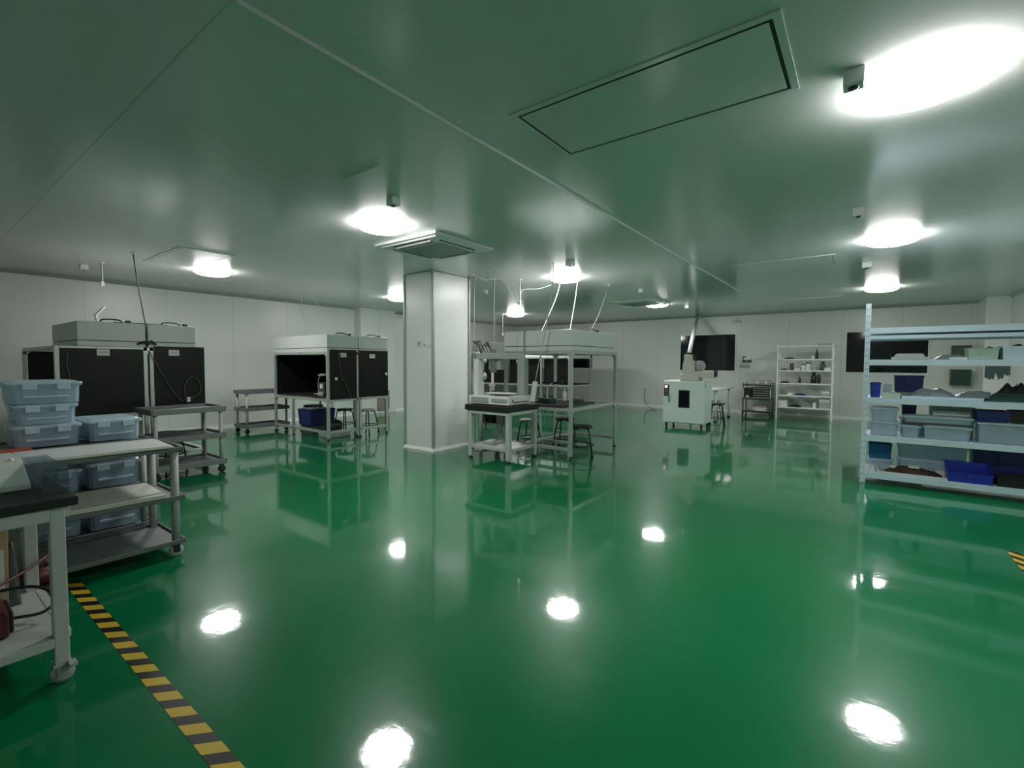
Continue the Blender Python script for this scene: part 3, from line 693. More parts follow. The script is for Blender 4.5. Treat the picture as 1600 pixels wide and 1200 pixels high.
# ================================================================== OVEN, EXTRACTOR, FAR WALL
t = thing('drying_oven', 'pale green-white laboratory oven on casters with small dark window', 'oven', (-3.09, 10.19, 0))
B().box(-.43, .43, .03, .66, .10, 1.02).build('oven_body', 'oven', t, bevel=.03, seg=3)
d = B().box(-.425, .425, 0, .03, .115, 1.0).build('oven_door', 'oven', t, bevel=.012)
B().box(-.09, .145, -.006, .001, .44, .82).build('door_window_seal', 'black', d, bevel=.008)
B().box(-.07, .125, -.009, -.004, .46, .80).build('door_window', 'glass_black', d)
B().box(-.30, -.27, -.03, .0, .55, .70).build('door_handle', 'stainless', d, bevel=.006)
p = B().box(-.405, -.29, -.008, .001, .68, .93).build('control_panel', 'brown', t, bevel=.004)
B().box(-.385, -.325, -.012, -.007, .86, .91).build('display', 'screen', p)
for k in range(3): B().lathe([(.012, -.007), (.012, -.013), (.006, -.014)], (-.35, 0, .82-.045*k), 12, 'y').build('button', 'grey', p)
B().lathe([(.02, .43), (.022, .437), (.01, .44)], (0, .12, .92), 12, 'x').build('side_vent', 'black', t)
for x in (-.37, .37):
    for y in (.09, .58): caster(t, x, y, .115, .045, 'black')
t = thing('fume_extractor', 'beige stepped extractor on top of the oven with a pipe rising to the ceiling', 'extractor', (-2.97, 10.42, 1.02))
B().box(-.22, .18, -.16, .16, 0, .14).build('extractor_base', 'beige', t, bevel=.015)
B().prism([(-.17, .0), (.05, .0), (.05, .40), (-.02, .46), (-.02, .56), (-.14, .56), (-.14, .44), (-.17, .34)], -.14, .10, 'y').build('extractor_housing', 'beige', t, bevel=.015)
B().box(.05, .47, -.12, .10, .06, .20).build('side_duct', 'beige', t, bevel=.012)
B().box(.455, .50, -.10, .08, .09, .22).build('duct_outlet', 'black', t, bevel=.01)
B().lathe([(.06, .02), (.12, .03), (.12, .15), (.07, .16)], (.12, 0, .31), 24, 'y').build('blower', 'grey', t)
B().tube([(-.08, 0, .55), (-.40, 1.35, .97), (-1.0, 3.95, 1.775)], [.042, .048, .055], 14).build('exhaust_pipe', 'white', t)
B().lathe([(.052, .54), (.052, .60), (.045, .605)], (-.08, -.01, 0), 16).build('pipe_collar', 'black', t)

t = thing('folding_table', 'narrow white folding table against the wall, right behind the oven', 'table', (-3.08, 12.35, 0))
B().box(-.38, .38, -.75, .95, .755, .785).build('table_top', 'white', t, bevel=.008)
for x, y in ((.28, -.6), (.28, .78), (-.28, -.6), (-.28, .78)):
    B().tube([(x, y, .02), (x, y, .75)], .032, 12).build('leg', 'steel_white', t)
    B().lathe([(.036, 0), (.038, .03), (.034, .035)], (x, y, 0), 12).build('foot', 'black', t)
stool('black stool tucked under the folding table beside the oven', (-2.62, 11.15, 0), .3, h=.50)
stool('pale stool seat behind the oven under the folding table', (-3.05, 12.6, 0), .0, seat='grey', h=.46)

t = thing('wall_socket', 'white socket on the back wall, left of the oven', 'socket', (-5.62, 14.6, .60))
B().box(-.06, .06, -.03, 0, -.05, .05).build('socket_plate', 'white', t, bevel=.006)
B().tube(curve_pts([(0, -.035, 0), (.02, -.08, -.1), (.12, -.3, -.38), (.35, -.6, -.54), (.75, -1.0, -.59)], 8), .010, 8).build('lead', 'cable', t)
t = thing('wall_gauge', 'white and grey gauge board on the back wall, right of the oven window', 'gauge', (-2.70, 14.6, 1.30))
B().box(-.14, .10, -.03, 0, -.02, .06).build('lower_plate', 'grey', t, bevel=.004)
B().box(-.08, .0, -.03, 0, .12, .30).box(.03, .14, -.03, 0, .12, .20).build('board', 'green_dark', t, bevel=.004)
B().box(-.05, .13, -.035, -.028, .20, .27).build('label_plate', 'white', t)
t = thing('wall_spotlight', 'pair of small white spotlights high on the back wall over the dark window', 'spotlight', (-2.95, 14.6, 2.62))
B().box(-.03, .03, -.05, 0, -.02, .12).build('bracket', 'white', t, bevel=.006)
for s_ in (-1, 1): B().tube([(0, -.06, .02), (s_*.10, -.10, -.06)], [.02, .035], 12).build('spot_head', 'white', t)
t = thing('switch_plate', 'white double switch plate on the left face of the column', 'switch', (-5.53, 5.07, 1.66))
B().box(-.16, -.05, -.012, 0, -.04, .08).build('plate', 'trim_white', t, bevel=.003)
B().box(-.01, .05, -.012, 0, -.035, .03).build('plate', 'trim_white', t, bevel=.003)
B().box(.08, .14, -.012, 0, -.035, .03).build('plate', 'trim_white', t, bevel=.003)
for q in ((-.135, -.11, -.016, -.011, -.01, .05), (-.095, -.07, -.016, -.011, -.01, .05), (.005, .035, -.016, -.011, -.015, .015)): B().box(*q).build('rocker', 'grey', t, bevel=.001)
t = thing('wall_cabinet', 'dark grey box on the back wall at the right, seen through the pale blue shelf', 'cabinet', (1.72, 14.6, .92))
B().box(-.17, .17, -.16, 0, 0, .36).build('cabinet_body', 'grey_dark', t, bevel=.008)
B().box(-.155, .155, -.168, -.16, .015, .345).build('cabinet_door', 'green_dark', t, bevel=.004)
t = thing('wall_cabinet', 'dark green box on the back wall, right under the pale blue shelf top', 'cabinet', (1.72, 14.6, 1.60))
B().box(-.16, .16, -.14, 0, 0, .22).build('cabinet_body', 'green_dark', t, bevel=.008)
B().box(-.145, .145, -.148, -.14, .015, .205).build('cabinet_door', 'grey_dark', t, bevel=.004)

# steel trolley by the back wall
sx0, sx1, sy0, sy1 = -2.62, -1.93, 13.80, 14.30
t = thing('steel_trolley', 'low stainless steel three-tier trolley left of the white shelf', 'cart', ((sx0+sx1)/2, (sy0+sy1)/2, 0))
hx, hy = (sx1-sx0)/2, (sy1-sy0)/2
for z in (.13, .47, .84): B().box(-hx, hx, -hy, hy, z-.03, z).box(-hx, hx, -hy, -hy+.015, z-.03, z+.02).box(-hx, hx, hy-.015, hy, z-.03, z+.02).build('tray', 'stainless', t, bevel=.003)
for x in (-hx+.02, hx-.02):
    for y in (-hy+.03, hy-.03):
        B().tube([(x, y, .08), (x, y, .88)], .018, 10).build('post', 'stainless', t); caster(t, x, y, .09, .04)
tx = (sx0+sx1)/2
for k in range(5):
    t = thing('component_tray', 'dark slatted tray on the middle tier of the steel trolley, number %s from bottom' % ['one', 'two', 'three', 'four', 'five'][k], 'tray', (tx+.10, 14.02, .472+k*.06), group='stacked trays on the steel trolley')
    B().box(-.20, .20, -.17, .17, 0, .045, top=(-.005, -.005)).build('tray_body', 'grey_dark', t, bevel=.003)
    B().box(-.18, .18, -.18, -.168, .015, .03).build('tray_lip', 'grey', t)
t = thing('tape_dispenser', 'dark box with a small white tag, left on the middle tier of the steel trolley', 'box', (tx-.22, 14.0, .472))
B().box(-.09, .09, -.14, .14, 0, .27).build('box_body', 'black', t, bevel=.005); B().box(-.04, .03, -.146, -.139, .02, .07).build('label_plate', 'white', t)
t = thing('carton', 'pink and white carton on the bottom tier of the steel trolley', 'carton', (tx+.08, 13.98, .132))
B().box(-.17, .15, -.13, .13, 0, .09).build('carton_body', 'paper', t, bevel=.003); B().box(-.13, .17, -.12, .12, .09, .13).build('carton_lid', 'pink', t, bevel=.003)
for x, l in ((-.02, 'small metal instrument on top of the steel trolley, left one'), (.20, 'small metal instrument on top of the steel trolley, right one')):
    t = thing('glass_jig', l, 'instrument', (tx+x, 14.0, .842)); B().box(-.08, .08, -.05, .05, 0, .02).box(-.08, -.065, -.05, .05, .02, .10).box(.065, .08, -.05, .05, .02, .10).box(-.08, .08, -.05, .05, .10, .11).build('frame', 'stainless', t)
    B().box(-.04, .04, -.03, .03, .02, .07).build('core', 'white', t, bevel=.004)

# white shelf unit
wx0, wx1, wy0, wy1 = -1.80, -.60, 13.65, 14.10
t = thing('shelf_unit', 'white steel shelf unit with five tiers of bottles and boxes by the back wall', 'shelf', ((wx0+wx1)/2, (wy0+wy1)/2, 0))
hx, hy = (wx1-wx0)/2, (wy1-wy0)/2; TI = (1.84, 1.51, 1.23, .905, .60, .30)
for z in TI: B().box(-hx, hx, -hy, hy, z-.03, z).build('shelf_board', 'steel_white', t, bevel=.003)
for x in (-hx, hx-.035):
    for y in (-hy-.002, hy-.033):
        B().box(x, x+.035, y, y+.035, 0, 1.87).build('post', 'steel_white', t, bevel=.003)
wy = 13.86
def bottle(label, x, z, r, h, m='black', cap='black', neck=.4):
    t = thing('bottle', label, 'bottle', (x, wy, z), group='bottles on the white shelf unit')
    B().lathe([(r*.9, 0), (r, .01), (r, h*.62), (r*neck, h*.80), (r*neck, h*.88)], n=16).build('bottle_body', m, t)
    B().lathe([(r*neck*1.25, h*.88), (r*neck*1.25, h*.99), (r*neck, h)], n=14).build('cap', cap, t); return t
bottle('slim dark vase-like bottle with tall neck on the top tier of the white shelf', -.96, TI[1], .03, .25, 'black', 'black', .35)
bottle('small white cone-shaped bottle next to the tall neck bottle, top tier of the white shelf', -1.04, TI[1], .035, .10, 'white', 'white', .3)
bottle('dark jar standing left on the second tier of the white shelf', -1.49, TI[2], .045, .17, 'grey_dark', 'black', .8)
bottle('white jar with dark lid, left of the pair on the white shelf', -1.24, TI[2], .048, .15, 'white', 'black', .85)
bottle('white jar with dark lid, right and taller of the pair on the white shelf', -1.13, TI[2], .052, .20, 'white', 'black', .85)
bottle('round dark bottle at the right of the second tier of the white shelf', -.83, TI[2], .06, .22, 'grey_dark', 'black', .55)
bottle('pointed black bottle alone in the middle of the third tier', -1.31, TI[3], .03, .16, 'black', 'black', .3)
bottle('large black bottle on the third tier of the white shelf', -1.01, TI[3], .065, .28, 'black', 'black', .45)
bottle('slim black bottle with white cap on the third tier of the white shelf', -.90, TI[3], .036, .26, 'black', 'white', .5)
def lump(name, label, cat, x0, x1, y0, y1, z, h, m, n=6, seed=1, top=.012, grp=None):
    """irregular low heap: several small blocks and rolls joined in one part"""
    rnd = random.Random(seed); t = thing(name, label, cat, ((x0+x1)/2, (y0+y1)/2, z), group=grp); hx, hy = (x1-x0)/2, (y1-y0)/2
    bm = bmesh.new(); nx, ny = 12, 6; V = []
    for j in range(ny+1):
        r = []
        for i in range(nx+1):
            u, v = i/nx, j/ny; e = min(1, 4*min(u, 1-u))*min(1, 4*min(v, 1-v))
            r.append(bm.verts.new((-hx+2*hx*u, -hy+2*hy*v, .002+h*e*(.45+.55*rnd.random()))))
        V.append(r)
    base = [[bm.verts.new((V[j][i].co.x, V[j][i].co.y, 0)) for i in range(nx+1)] for j in range(ny+1)]
    for j in range(ny):
        for i in range(nx):
            f = bm.faces.new((V[j][i], V[j][i+1], V[j+1][i+1], V[j+1][i])); f.smooth = True
            bm.faces.new((base[j][i], base[j+1][i], base[j+1][i+1], base[j][i+1]))
    for i in range(nx):
        bm.faces.new((V[0][i+1], V[0][i], base[0][i], base[0][i+1])); bm.faces.new((V[ny][i], V[ny][i+1], base[ny][i+1], base[ny][i]))
    for j in range(ny):
        bm.faces.new((V[j][0], V[j+1][0], base[j+1][0], base[j][0])); bm.faces.new((V[j+1][nx], V[j][nx], base[j][nx], base[j+1][nx]))
    q = B(); q.bm.free(); q.bm = bm; q.build('heap', m, t, subsurf=1); return t
lump('tool_tray', 'row of small black tools on the top tier of the white shelf', 'tools', -1.68, -1.42, 13.8, 13.95, TI[1], .05, 'black', seed=3)
lump('tool_tray', 'flat dark tray at the left end of the second tier of the white shelf', 'tray', -1.76, -1.56, 13.75, 13.95, TI[2], .05, 'grey_dark', seed=4)
lump('tool_tray', 'flat black tools at the left end of the third tier of the white shelf', 'tools', -1.76, -1.52, 13.75, 13.95, TI[3], .05, 'black', seed=5)
lump('tool_tray', 'flat dark blue item on the fourth tier of the white shelf', 'tray', -1.42, -1.16, 13.75, 13.95, TI[4], .06, 'navy', seed=6)
lump('tool_tray', 'low black item on the lowest tier of the white shelf', 'tray', -1.55, -1.25, 13.75, 13.95, TI[5], .07, 'black', seed=7)
def carton(label, x0, x1, z, h, m, y0=13.72, y1=14.0, lid=None, cat='carton', grp='boxes on the white shelf unit'):
    t = thing('carton', label, cat, ((x0+x1)/2, (y0+y1)/2, z), group=grp); hx, hy = (x1-x0)/2, (y1-y0)/2
    B().box(-hx, hx, -hy, hy, 0, h*.72).build('carton_body', m, t, bevel=.003); B().box(-hx-.004, hx+.004, -hy-.004, hy+.004, h*.72, h).build('carton_lid', lid or m, t, bevel=.003); return t
carton('white carton at the right end of the second tier of the white shelf', -.79, -.66, TI[2], .07, 'white')
carton('small clear-white box in the middle of the second tier', -1.03, -.95, TI[2], .09, 'grey')
carton('long flat pale sleeve across the second tier of the white shelf', -1.42, -1.30, TI[2], .05, 'paper')
carton('small white box on the fourth tier of the white shelf', -1.56, -1.44, TI[4], .05, 'white')
carton('upper white carton at the right of the fourth tier', -.84, -.67, TI[4]+.06, .06, 'paper')
carton('lower white carton at the right of the fourth tier', -.86, -.66, TI[4], .058, 'grey')
carton('heaped white boxes at the left of the lowest tier of the white shelf', -1.76, -1.56, TI[5], .16, 'paper')
carton('pink-striped white carton on top of the stack, lowest tier right', -.87, -.66, TI[5]+.18, .07, 'paper', lid='pink')
carton('middle white carton of the stack at the right of the lowest tier', -.87, -.66, TI[5]+.09, .085, 'grey', lid='paper')
carton('bottom grey-white carton of the stack at the right of the lowest tier', -.87, -.66, TI[5], .088, 'grey')
carton('small upright white box on the lowest tier of the white shelf', -1.0, -.94, TI[5], .13, 'white')
carton('flat grey case lying on top of the white shelf unit', -.93, -.68, TI[0], .05, 'grey')

# ================================================================== TAPES
def tape(name, label, p, q, wd, per=.145):
    t = thing(name, label, 'floor tape', (p[0], p[1], 0)); L_ = math.hypot(q[0]-p[0], q[1]-p[1]); a = math.atan2(q[1]-p[1], q[0]-p[0]); t.rotation_euler = (0, 0, a)
    B().box(0, L_, -wd/2, wd/2, .0004, .0010).build('black_tape_strip', 'tape_black', t)
    b = B(); n = int(L_/per); s = wd*.9
    for k in range(n):
        x = .02+k*per
        if x+per*.5+s > L_: break
        vs = [b.bm.verts.new(v) for v in ((x, -wd/2, .0014), (x+per*.52, -wd/2, .0014), (x+per*.52+s, wd/2, .0014), (x+s, wd/2, .0014))]
        b.bm.faces.new(vs)
    b.build('yellow_stripes', 'yellow', t); return t
tape('hazard_tape', 'yellow and black striped floor tape running from under the near cart towards the camera', (-3.95, .655), (.80, .655), .07)
tape('hazard_tape', 'yellow and black striped floor tape at the right edge of the photo', (.925, 4.98), (.925, .655), .075)

# ================================================================== PALE BLUE SHELF (right)
RX0, RX1, RY0, RY1 = -.01, 2.0, 6.80, 7.40
t = thing('boltless_shelf', 'large pale blue steel shelf filled with bins at the right edge of the photo', 'shelf', (RX0, RY0, 0))
LW, LD = RX1-RX0, RY1-RY0; LV = (1.80, 1.44, 1.005, .57, .135)
for x in (0, LW-.05):
    for y in (0, LD-.045):
        po = B(); po.box(x, x+.05, y, y+.004 if y == 0 else y+.045, .01, 2.08)
        if y == 0: po.box(x, x+.004, y+.004, y+.045, .01, 2.08)
        p = po.build('post', 'shelf', t)
        if y == 0 and x == 0:
            h_ = B()
            for k in range(26): h_.box(x+.012, x+.018, y-.0008, y+.001, .10+k*.076, .125+k*.076).box(x+.032, x+.038, y-.0008, y+.001, .10+k*.076, .125+k*.076)
            h_.build('slot_row', 'grey', p)
        B().box(x-.004, x+.054, y-.004, y+.05, 0, .02).build('foot', 'grey', t)
for z in LV:
    for y0_, y1_ in ((.004, .034), (LD-.034, LD-.004)): B().prism([(y0_, z-.065), (y1_, z-.065), (y1_, z-.035), (y1_ if y0_ < .1 else y1_, z), (y0_, z)], .004, LW-.004, 'x').build('beam', 'shelf', t)
    for x in (.004, LW-.034): B().box(x, x+.03, .034, LD-.034, z-.055, z-.004).build('end_beam', 'shelf', t)
    B().box(.05, LW-.05, .034, LD-.034, z-.012, z-.002).build('shelf_board', 'shelf', t)
    for k in (1, 2): B().box(LW*k/3-.02, LW*k/3+.02, .034, LD-.034, z-.04, z-.012).build('support_bar', 'shelf', t)
for y0_, y1_ in ((.004, .034), (LD-.034, LD-.004)): B().box(.004, LW-.004, y0_, y1_, 1.672, 1.712).build('spare_beam', 'shelf', t)
B().box(.05, LW-.05, .034, LD-.034, 1.700, 1.710).build('shelf_board', 'shelf', t)
G = 'items on the pale blue shelf'
# second level (z 1.44)
z = LV[1]+.001
t = thing('lidded_tray', 'white lidded tray on the second level of the pale blue shelf', 'tray', (.40, 7.02, z))
B().box(-.15, .15, -.12, .12, 0, .03, top=(-.01, -.01)).build('tray_body', 'white', t, bevel=.006); B().box(-.135, .135, -.105, .105, .03, .068, top=(.02, .02)).build('tray_lid', 'white', t, bevel=.012)
lump('loose_parts', 'loose dark and grey parts between the white tray and the pale bins, second level', 'parts', .60, .88, 6.86, 7.1, z, .07, 'grey', seed=11)
carton('flat white card lying in front of the pale bins on the second level', .72, .86, z, .022, 'white', 6.83, 6.95, grp=G)
bin_('pale grey-green bin on the second level of the pale blue shelf, left one', .86, 1.10, 6.84, 7.10, z, .12, 'green_pale', group=None)
bin_('pale grey bin on the second level of the pale blue shelf, at the photo edge', 1.115, 1.50, 6.84, 7.10, z, .135, 'shelf', group=None)
lump('dark_tools', 'dark tools behind the pale bins under the top shelf', 'tools', .95, 1.45, 7.14, 7.34, z, .19, 'green_dark', seed=12)
# third level (z 1.005)
z = LV[2]+.001
bin_('small bright blue bin at the left end of the third level, beside the post', .05, .16, 6.84, 7.05, z, .17, 'blue')
bin_('navy bin standing further back on the third level', .28, .55, 7.12, 7.34, z+.06, .19, 'navy')
carton('grey carton beneath the navy bin on the third level', .26, .58, z, .058, 'grey', 7.1, 7.36, grp=G)
carton('pale green box right of the bright blue bin, third level', .17, .33, z, .055, 'green_pale', 6.85, 7.0, grp=G)
t = thing('clear_beaker', 'small clear jar between the bright blue bin and the navy bin', 'jar', (.22, 7.08, z)); B().lathe([(.045, 0), (.045, .11), (.04, .115), (.04, .15)], n=18).build('jar_body', 'clear', t)
carton('flat pale board under the silver bags on the third level', .34, 1.0, z, .03, 'shelf', 6.84, 7.06, grp=G)
lump('silver_bags', 'heap of crinkled silver bags in the middle of the third level', 'bags', .40, .80, 6.86, 7.08, z+.032, .11, 'silver_bag', seed=13)
lump('silver_bags', 'flat silver bags right of the heap on the third level', 'bags', .78, 1.15, 6.88, 7.14, z+.032, .085, 'silver_bag', seed=14)
lump('loose_parts', 'dark cables and parts at the right of the third level', 'parts', .98, 1.40, 6.84, 7.06, z, .11, 'green_dark', seed=15)
lump('loose_parts', 'black bag of parts at the photo edge on the third level', 'parts', 1.10, 1.42, 7.10, 7.34, z, .22, 'black', seed=16)
t = thing('hanging_cloth', 'grey ragged gloves hanging beneath the second level of the pale blue shelf', 'cloth', (1.17, 7.36, LV[1]-.066))
b = B(); rn = random.Random(5); n = 14
pts = [(-.10+.20*k/n, -(.07+.09*rn.random())) for k in range(n+1)]
b.prism([(-.10, 0), (.10, 0)]+pts[::-1], -.006, .006, 'y'); b.build('cloth', 'grey', t)
# fourth level (z .57)
z = LV[3]+.001
def box_c(label, x0, x1, y0, y1, z0, h, m='clear', lid='clear_lid'): return tote('storage_box', label, x0, x1, y0, y1, z0, h, m, lid, group='clear boxes on the pale blue shelf', latch=False)
box_c('lower clear box at the left end of the fourth level', .06, .335, 6.83, 7.15, z, .165)
box_c('upper clear box at the left end of the fourth level', .06, .325, 6.83, 7.15, z+.166, .155)
bin_('dark navy bin right behind the upper left clear box, fourth level', .36, .50, 7.14, 7.34, z+.22, .14, 'navy')
box_c('low clear box under the dark navy bin, fourth level', .34, .60, 7.12, 7.36, z, .215)
box_c('small clear box right of the left stack, lower row of the fourth level', .345, .52, 6.83, 7.10, z, .14)
box_c('long clear box in the lower row at the middle of the fourth level', .53, .93, 6.83, 7.10, z, .15)
carton('flat dark film pack lying in the middle of the fourth level', .36, .92, z+.152, .02, 'grey_dark', 6.86, 7.08, grp=G)
box_c('flat long clear box in the upper row at the middle of the fourth level', .36, .94, 6.84, 7.10, z+.174, .075)
carton('white flat board pack on the clear boxes of the fourth level', .62, .93, z+.252, .05, 'paper', 7.0, 7.12, grp=G)
carton('pale yellow carton behind the white board pack on the fourth level', .62, .98, z, .34, 'green_pale', 7.16, 7.36, grp=G)
box_c('smoky clear box at the right of the fourth level with a dark block inside', .96, 1.40, 6.84, 7.14, z, .22, 'clear')
t = thing('dark_block', 'dark brown block inside the smoky clear box on the fourth level', 'block', (1.19, 6.99, z+.006)); B().box(-.14, .14, -.10, .10, 0, .16).box(-.12, .12, -.08, .08, .16, .17).build('block_body', 'brown', t, bevel=.006)
bin_('blue violet bin on top of the smoky clear box on the fourth level', .95, 1.20, 6.84, 7.10, z+.221, .115, 'navy')
bin_('black bin on top of the smoky clear box at the photo edge', 1.21, 1.45, 6.84, 7.10, z+.221, .125, 'black')
# bottom level (z .135)
z = LV[4]+.001
t = thing('cardboard_tray', 'flat black tray full of loose brown and white parts on the bottom level', 'tray', (.46, 6.98, z))
B().box(-.30, .30, -.13, .13, 0, .012).box(-.31, -.30, -.14, .14, 0, .05).box(.30, .31, -.14, .14, 0, .05).box(-.3, .3, -.14, -.13, 0, .022).box(-.3, .3, .13, .14, 0, .05).build('tray_body', 'paper', t)
lump('loose_parts', 'heap of dark brown parts in the tray on the bottom level', 'parts', .22, .72, 6.87, 7.09, z+.013, .09, 'brown', seed=21)
lump('foam_offcuts', 'white crumpled foam at the left end of the bottom level', 'foam', .055, .145, 6.83, 7.05, z, .09, 'white', seed=22)
carton('tiny white block at the left of the brown parts, bottom level', .27, .31, z+.07, .018, 'white', 6.87, 6.92, grp=G)
carton('tiny silver block at the right of the brown parts, bottom level', .60, .66, z+.075, .02, 'grey', 6.90, 6.95, grp=G)
carton('small white card pack lying on the brown parts, bottom level', .43, .52, z+.085, .02, 'white', 6.88, 6.96, grp=G)
bin_('bright cobalt blue open bin on the bottom level of the pale blue shelf', .74, 1.10, 6.81, 7.10, z, .185, 'cobalt', slope=True)
bin_('dark purple-black bin at the photo edge on the bottom level', 1.12, 1.42, 6.83, 7.08, z, .10, 'black')
bin_('teal blue bin standing behind the foam at the left of the bottom level', .06, .29, 7.10, 7.34, z+.125, .17, 'teal')
box_c('shallow clear box under the teal blue bin on the bottom level', .055, .31, 7.09, 7.36, z, .124)
box_c('long clear box behind the brown parts, lower one, bottom level', .33, .95, 7.12, 7.36, z, .16)
box_c('long clear box behind the brown parts, upper one, bottom level', .33, .95, 7.12, 7.36, z+.161, .16)
bin_('large navy bin behind the cobalt blue bin on the bottom level', .97, 1.45, 7.12, 7.36, z+.05, .30, 'navy')
carton('grey flat carton beneath the large navy bin, bottom level', .96, 1.46, z, .049, 'grey', 7.11, 7.37, grp=G)
# ================================================================== TROLLEYS LEFT
trolley('grey three-tier trolley on black casters before the left booth', -7.0, -6.40, 1.77, 2.55, (.83, .50, .17), group='grey three-tier trolleys')
trolley('grey three-tier trolley against the left wall beside the open-fronted booth', -9.86, -9.36, 4.06, 4.92, (.83, .50, .17), group='grey three-tier trolleys')
stool('black square-legged stool standing behind the trolley at the left booth', (-7.28, 2.18, 0), .4, h=.46)
trolley('grey trolley carrying white boards on its upper decks, nearest to the striped tape', -4.40, -3.84, .40, 1.25, (.785, .44, .125), name='utility_cart', caster_t='tyre', pr=.026, skirt=.004, lip=.028)
trolley('grey trolley behind the board trolley, loaded with clear storage boxes on every deck', -5.06, -4.48, .38, 1.24, (.785, .44, .125), name='utility_cart', caster_t='tyre', pr=.024, skirt=.008, lip=.034)
t = thing('white_board', 'ivory board lying on the top deck of the board trolley', 'board', (-4.05, .83, .787), -.06)
B().box(-.23, .23, -.40, .36, 0, .012).build('board_sheet', 'board', t, bevel=.003); B().box(-.21, .22, -.38, .34, .012, .020).build('board_foam', 'white', t, bevel=.003)
t = thing('white_board', 'ivory board stack lying on the middle deck of the board trolley', 'board', (-4.08, .82, .442), -.04)
B().box(-.24, .245, -.325, .325, 0, .012).build('board_sheet', 'board', t, bevel=.003); B().box(-.24, .245, -.33, .32, .013, .028).build('board_sheet', 'board', t, bevel=.003)
def tb(label, *a, **k): return tote('storage_box', label, *a, group='clear storage boxes on the left trolleys', **k)
tb('clear storage box at the bottom of the stack of three on the left trolley', -4.98, -4.54, .485, .845, .787, .155)
tb('clear storage box in the middle of the stack of three on the left trolley', -4.98, -4.54, .50, .83, .943, .145)
tb('clear storage box topmost of the stack of three on the left trolley', -4.98, -4.53, .475, .855, 1.089, .155)
tb('low clear storage box right of the stack of three, on the same top deck', -4.98, -4.53, .87, 1.20, .787, .16)
tb('clear storage box on the middle deck of the box-loaded trolley, right one', -4.98, -4.50, .85, 1.19, .442, .19)
tb('clear storage box on the middle deck of the box-loaded trolley, left one', -4.98, -4.50, .47, .83, .442, .17)
tb('clear storage box on the bottom deck of the box-loaded trolley, right one', -4.98, -4.50, .85, 1.19, .127, .20)
tb('clear storage box on the bottom deck of the box-loaded trolley, left one', -4.98, -4.50, .47, .83, .127, .19)
def content(label, x, y, z, sx, sy, sz, m='grey_dark'):
    t = thing('module', label, 'module', (x, y, z), group='modules inside the clear storage boxes'); B().box(-sx/2, sx/2, -sy/2, sy/2, 0, sz).box(-sx/2+.01, sx/2-.01, -sy/2+.01, sy/2-.01, sz, sz+.006).build('module_body', m, t, bevel=.004)
content('dark grey module inside the bottom box of the stack of three', -4.76, .66, .793, .34, .22, .075)
content('grey module inside the topmost box of the stack of three', -4.76, .66, 1.095, .34, .24, .06, 'grey')
content('grey module inside the low box right of the stack of three', -4.76, 1.03, .793, .34, .20, .06, 'grey')
content('dark module inside the right box on the middle deck', -4.75, 1.02, .448, .34, .20, .08)
content('dark module inside the right box on the bottom deck', -4.75, 1.02, .133, .34, .20, .08)
content('pale module inside the middle box of the stack of three', -4.76, .66, .949, .34, .20, .05, 'shelf')
t = thing('side_table', 'pale topped side table at the left photo edge, beyond the near bench', 'table', (-4.83, -.08, 0))
B().box(-.34, .95, -.50, .46, .775, .80).build('table_top', 'board', t, bevel=.004)
for x in (-.28, .88):
    for y in (-.44, .40): B().box(x-.022, x+.022, y-.022, y+.022, 0, .775).build('leg', 'grey_post', t, bevel=.003)
t = thing('plastic_sheet', 'orange plastic sheet between the white board and the stack of three clear boxes', 'sheet', (-4.41, .46, .788))
B().box(-.105, .105, -.10, .11, 0, .006).box(-.10, .095, -.09, .10, .006, .012).build('sheet_stack', 'orange', t, bevel=.002)
# ================================================================== NEAR BENCH (left edge)
t = thing('work_bench', 'near grey-green steel bench on casters with thick black top, left edge of the photo', 'bench', (-3.08, -.15, 0))
for x in (-.33, .335):
    for y in (-.60, .565):
        B().box(x-.025, x+.025, y-.025, y+.025, .085, .765).build('leg', 'bench', t, bevel=.005)
        B().box(x-.03, x+.03, y-.03, y+.03, .075, .086).build('caster_plate', 'bench', t)
        c = B().box(x-.030, x+.030, y-.02, y+.02, .070, .0755).box(x-.030, x-.025, y-.02, y+.02, .03, .078).box(x+.025, x+.030, y-.02, y+.02, .03, .078).build('caster', 'grey', t, bevel=.002)
        B().lathe([(.014, -.02), (.040, -.019), (.040, .019), (.014, .02)], (x, y, .040), 28, 'x').build('wheel', 'tyre', c)
        B().box(x+.02, x+.07, y+.012, y+.04, .073, .090).build('brake_lever', 'grey', c, bevel=.004)
B().box(-.33, .335, -.635, -.605, .71, .765).box(-.33, .335, .58, .61, .71, .765).box(-.366, -.336, -.565, .54, .71, .765).box(.341, .371, -.565, .54, .71, .765).build('apron', 'bench', t, bevel=.003)
B().box(-.295, .30, .57, .605, .165, .205).box(-.295, .30, -.63, -.595, .165, .205).box(.33, .37, -.565, .54, .165, .205).box(-.366, -.33, -.565, .54, .165, .205).build('lower_frame', 'bench', t, bevel=.004)
B().box(-.33, .33, -.59, .57, .19, .203).build('lower_shelf', 'bench', t, bevel=.002)
B().box(-.62, .385, -.66, .63, .766, .805).build('bench_top', 'black_mat', t, bevel=.006)
z = .806
t = thing('power_unit', 'white enclosure with sloping front on the black top of the near bench', 'instrument', (-3.25, .06, z))
B().prism([(-.26, 0), (.26, 0), (.26, .028), (.06, .105), (-.26, .105)], -.40, .315, 'y').build('enclosure', 'white', t, bevel=.006)
B().lathe([(.010, .0), (.010, .010), (.005, .014)], (.03, .28, .104), 12).build('indicator_button', 'steel_white', t)
t = thing('acrylic_cover', 'smoky transparent acrylic cover at the right end of the near bench', 'cover', (-3.06, .43, z))
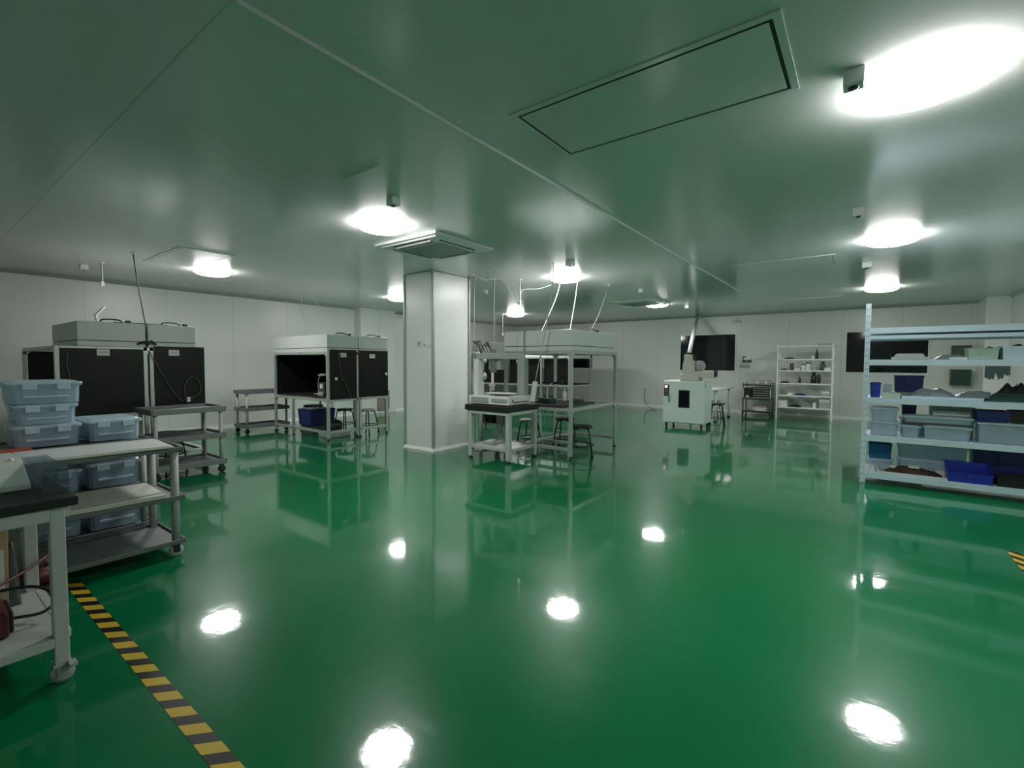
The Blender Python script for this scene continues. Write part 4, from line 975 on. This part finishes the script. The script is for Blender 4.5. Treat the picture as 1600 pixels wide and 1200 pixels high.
hx, hy, hz = .24, .045, .10; w_ = .004
B().box(-hx, hx, -hy, -hy+w_, 0, hz).box(-hx, hx, hy-w_, hy, 0, hz).box(-hx, -hx+w_, -hy+w_, hy-w_, 0, hz).box(hx-w_, hx, -hy+w_, hy-w_, 0, hz).box(-hx, hx, -hy, hy, hz, hz+w_).build('cover_shell', 'clear_dim', t)
z = .204
t = thing('pump', 'reddish-brown boxy pump with a looped cable on the lower shelf of the near bench', 'pump', (-3.0, .17, z))
B().box(-.10, .12, -.14, .11, 0, .11).build('pump_body', 'red', t, bevel=.012); B().box(-.08, .10, .108, .125, .01, .10).build('end_cap', 'black', t, bevel=.006)
B().tube(curve_pts([(.04, .125, .05), (.06, .22, .045), (.02, .27, .08), (-.08, .22, .12), (-.12, .10, .13), (-.08, -.05, .12)], 8), .007, 8).build('cable_loop', 'black', t)
B().tube(curve_pts([(0, -.1, .11), (-.05, .05, .16), (-.2, .2, .17), (-.34, .33, .20)], 8), .007, 8).build('hose', 'red', t)
t = thing('valve_block', 'dark red motor with silver fittings behind the near right leg of the near bench', 'motor', (-3.68, .47, 0))
B().box(-.09, .09, -.08, .10, 0, .12).build('motor_stand', 'grey_dark', t, bevel=.006)
B().lathe([(.035, -.09), (.055, -.08), (.055, .08), (.035, .09)], (0, 0, .175), 20, 'y').build('motor_body', 'red', t)
B().lathe([(.018, .0), (.018, .04), (.010, .05)], (.0, .05, .225), 12).build('fitting', 'stainless', t)
B().lathe([(.02, .05), (.02, .09), (.012, .10)], (.0, -.03, .18), 12, 'x').build('fitting', 'stainless', t)
t = thing('wooden_plank', 'pale wooden plank standing upright under the near bench, left photo edge', 'plank', (-3.2, .27, z), 0)
B().box(-.012, .012, -.06, .04, 0, .48, sk=(0, .01)).build('plank_body', 'tan', t, bevel=.002); B().box(.012, .016, -.05, .03, .12, .30).build('paper_strip', 'board', t)
lump('cable_bundle', 'dark bundle of cables hanging behind the wooden plank under the near bench', 'cables', -3.32, -3.24, .30, .36, z, .40, 'grey_dark', seed=31)
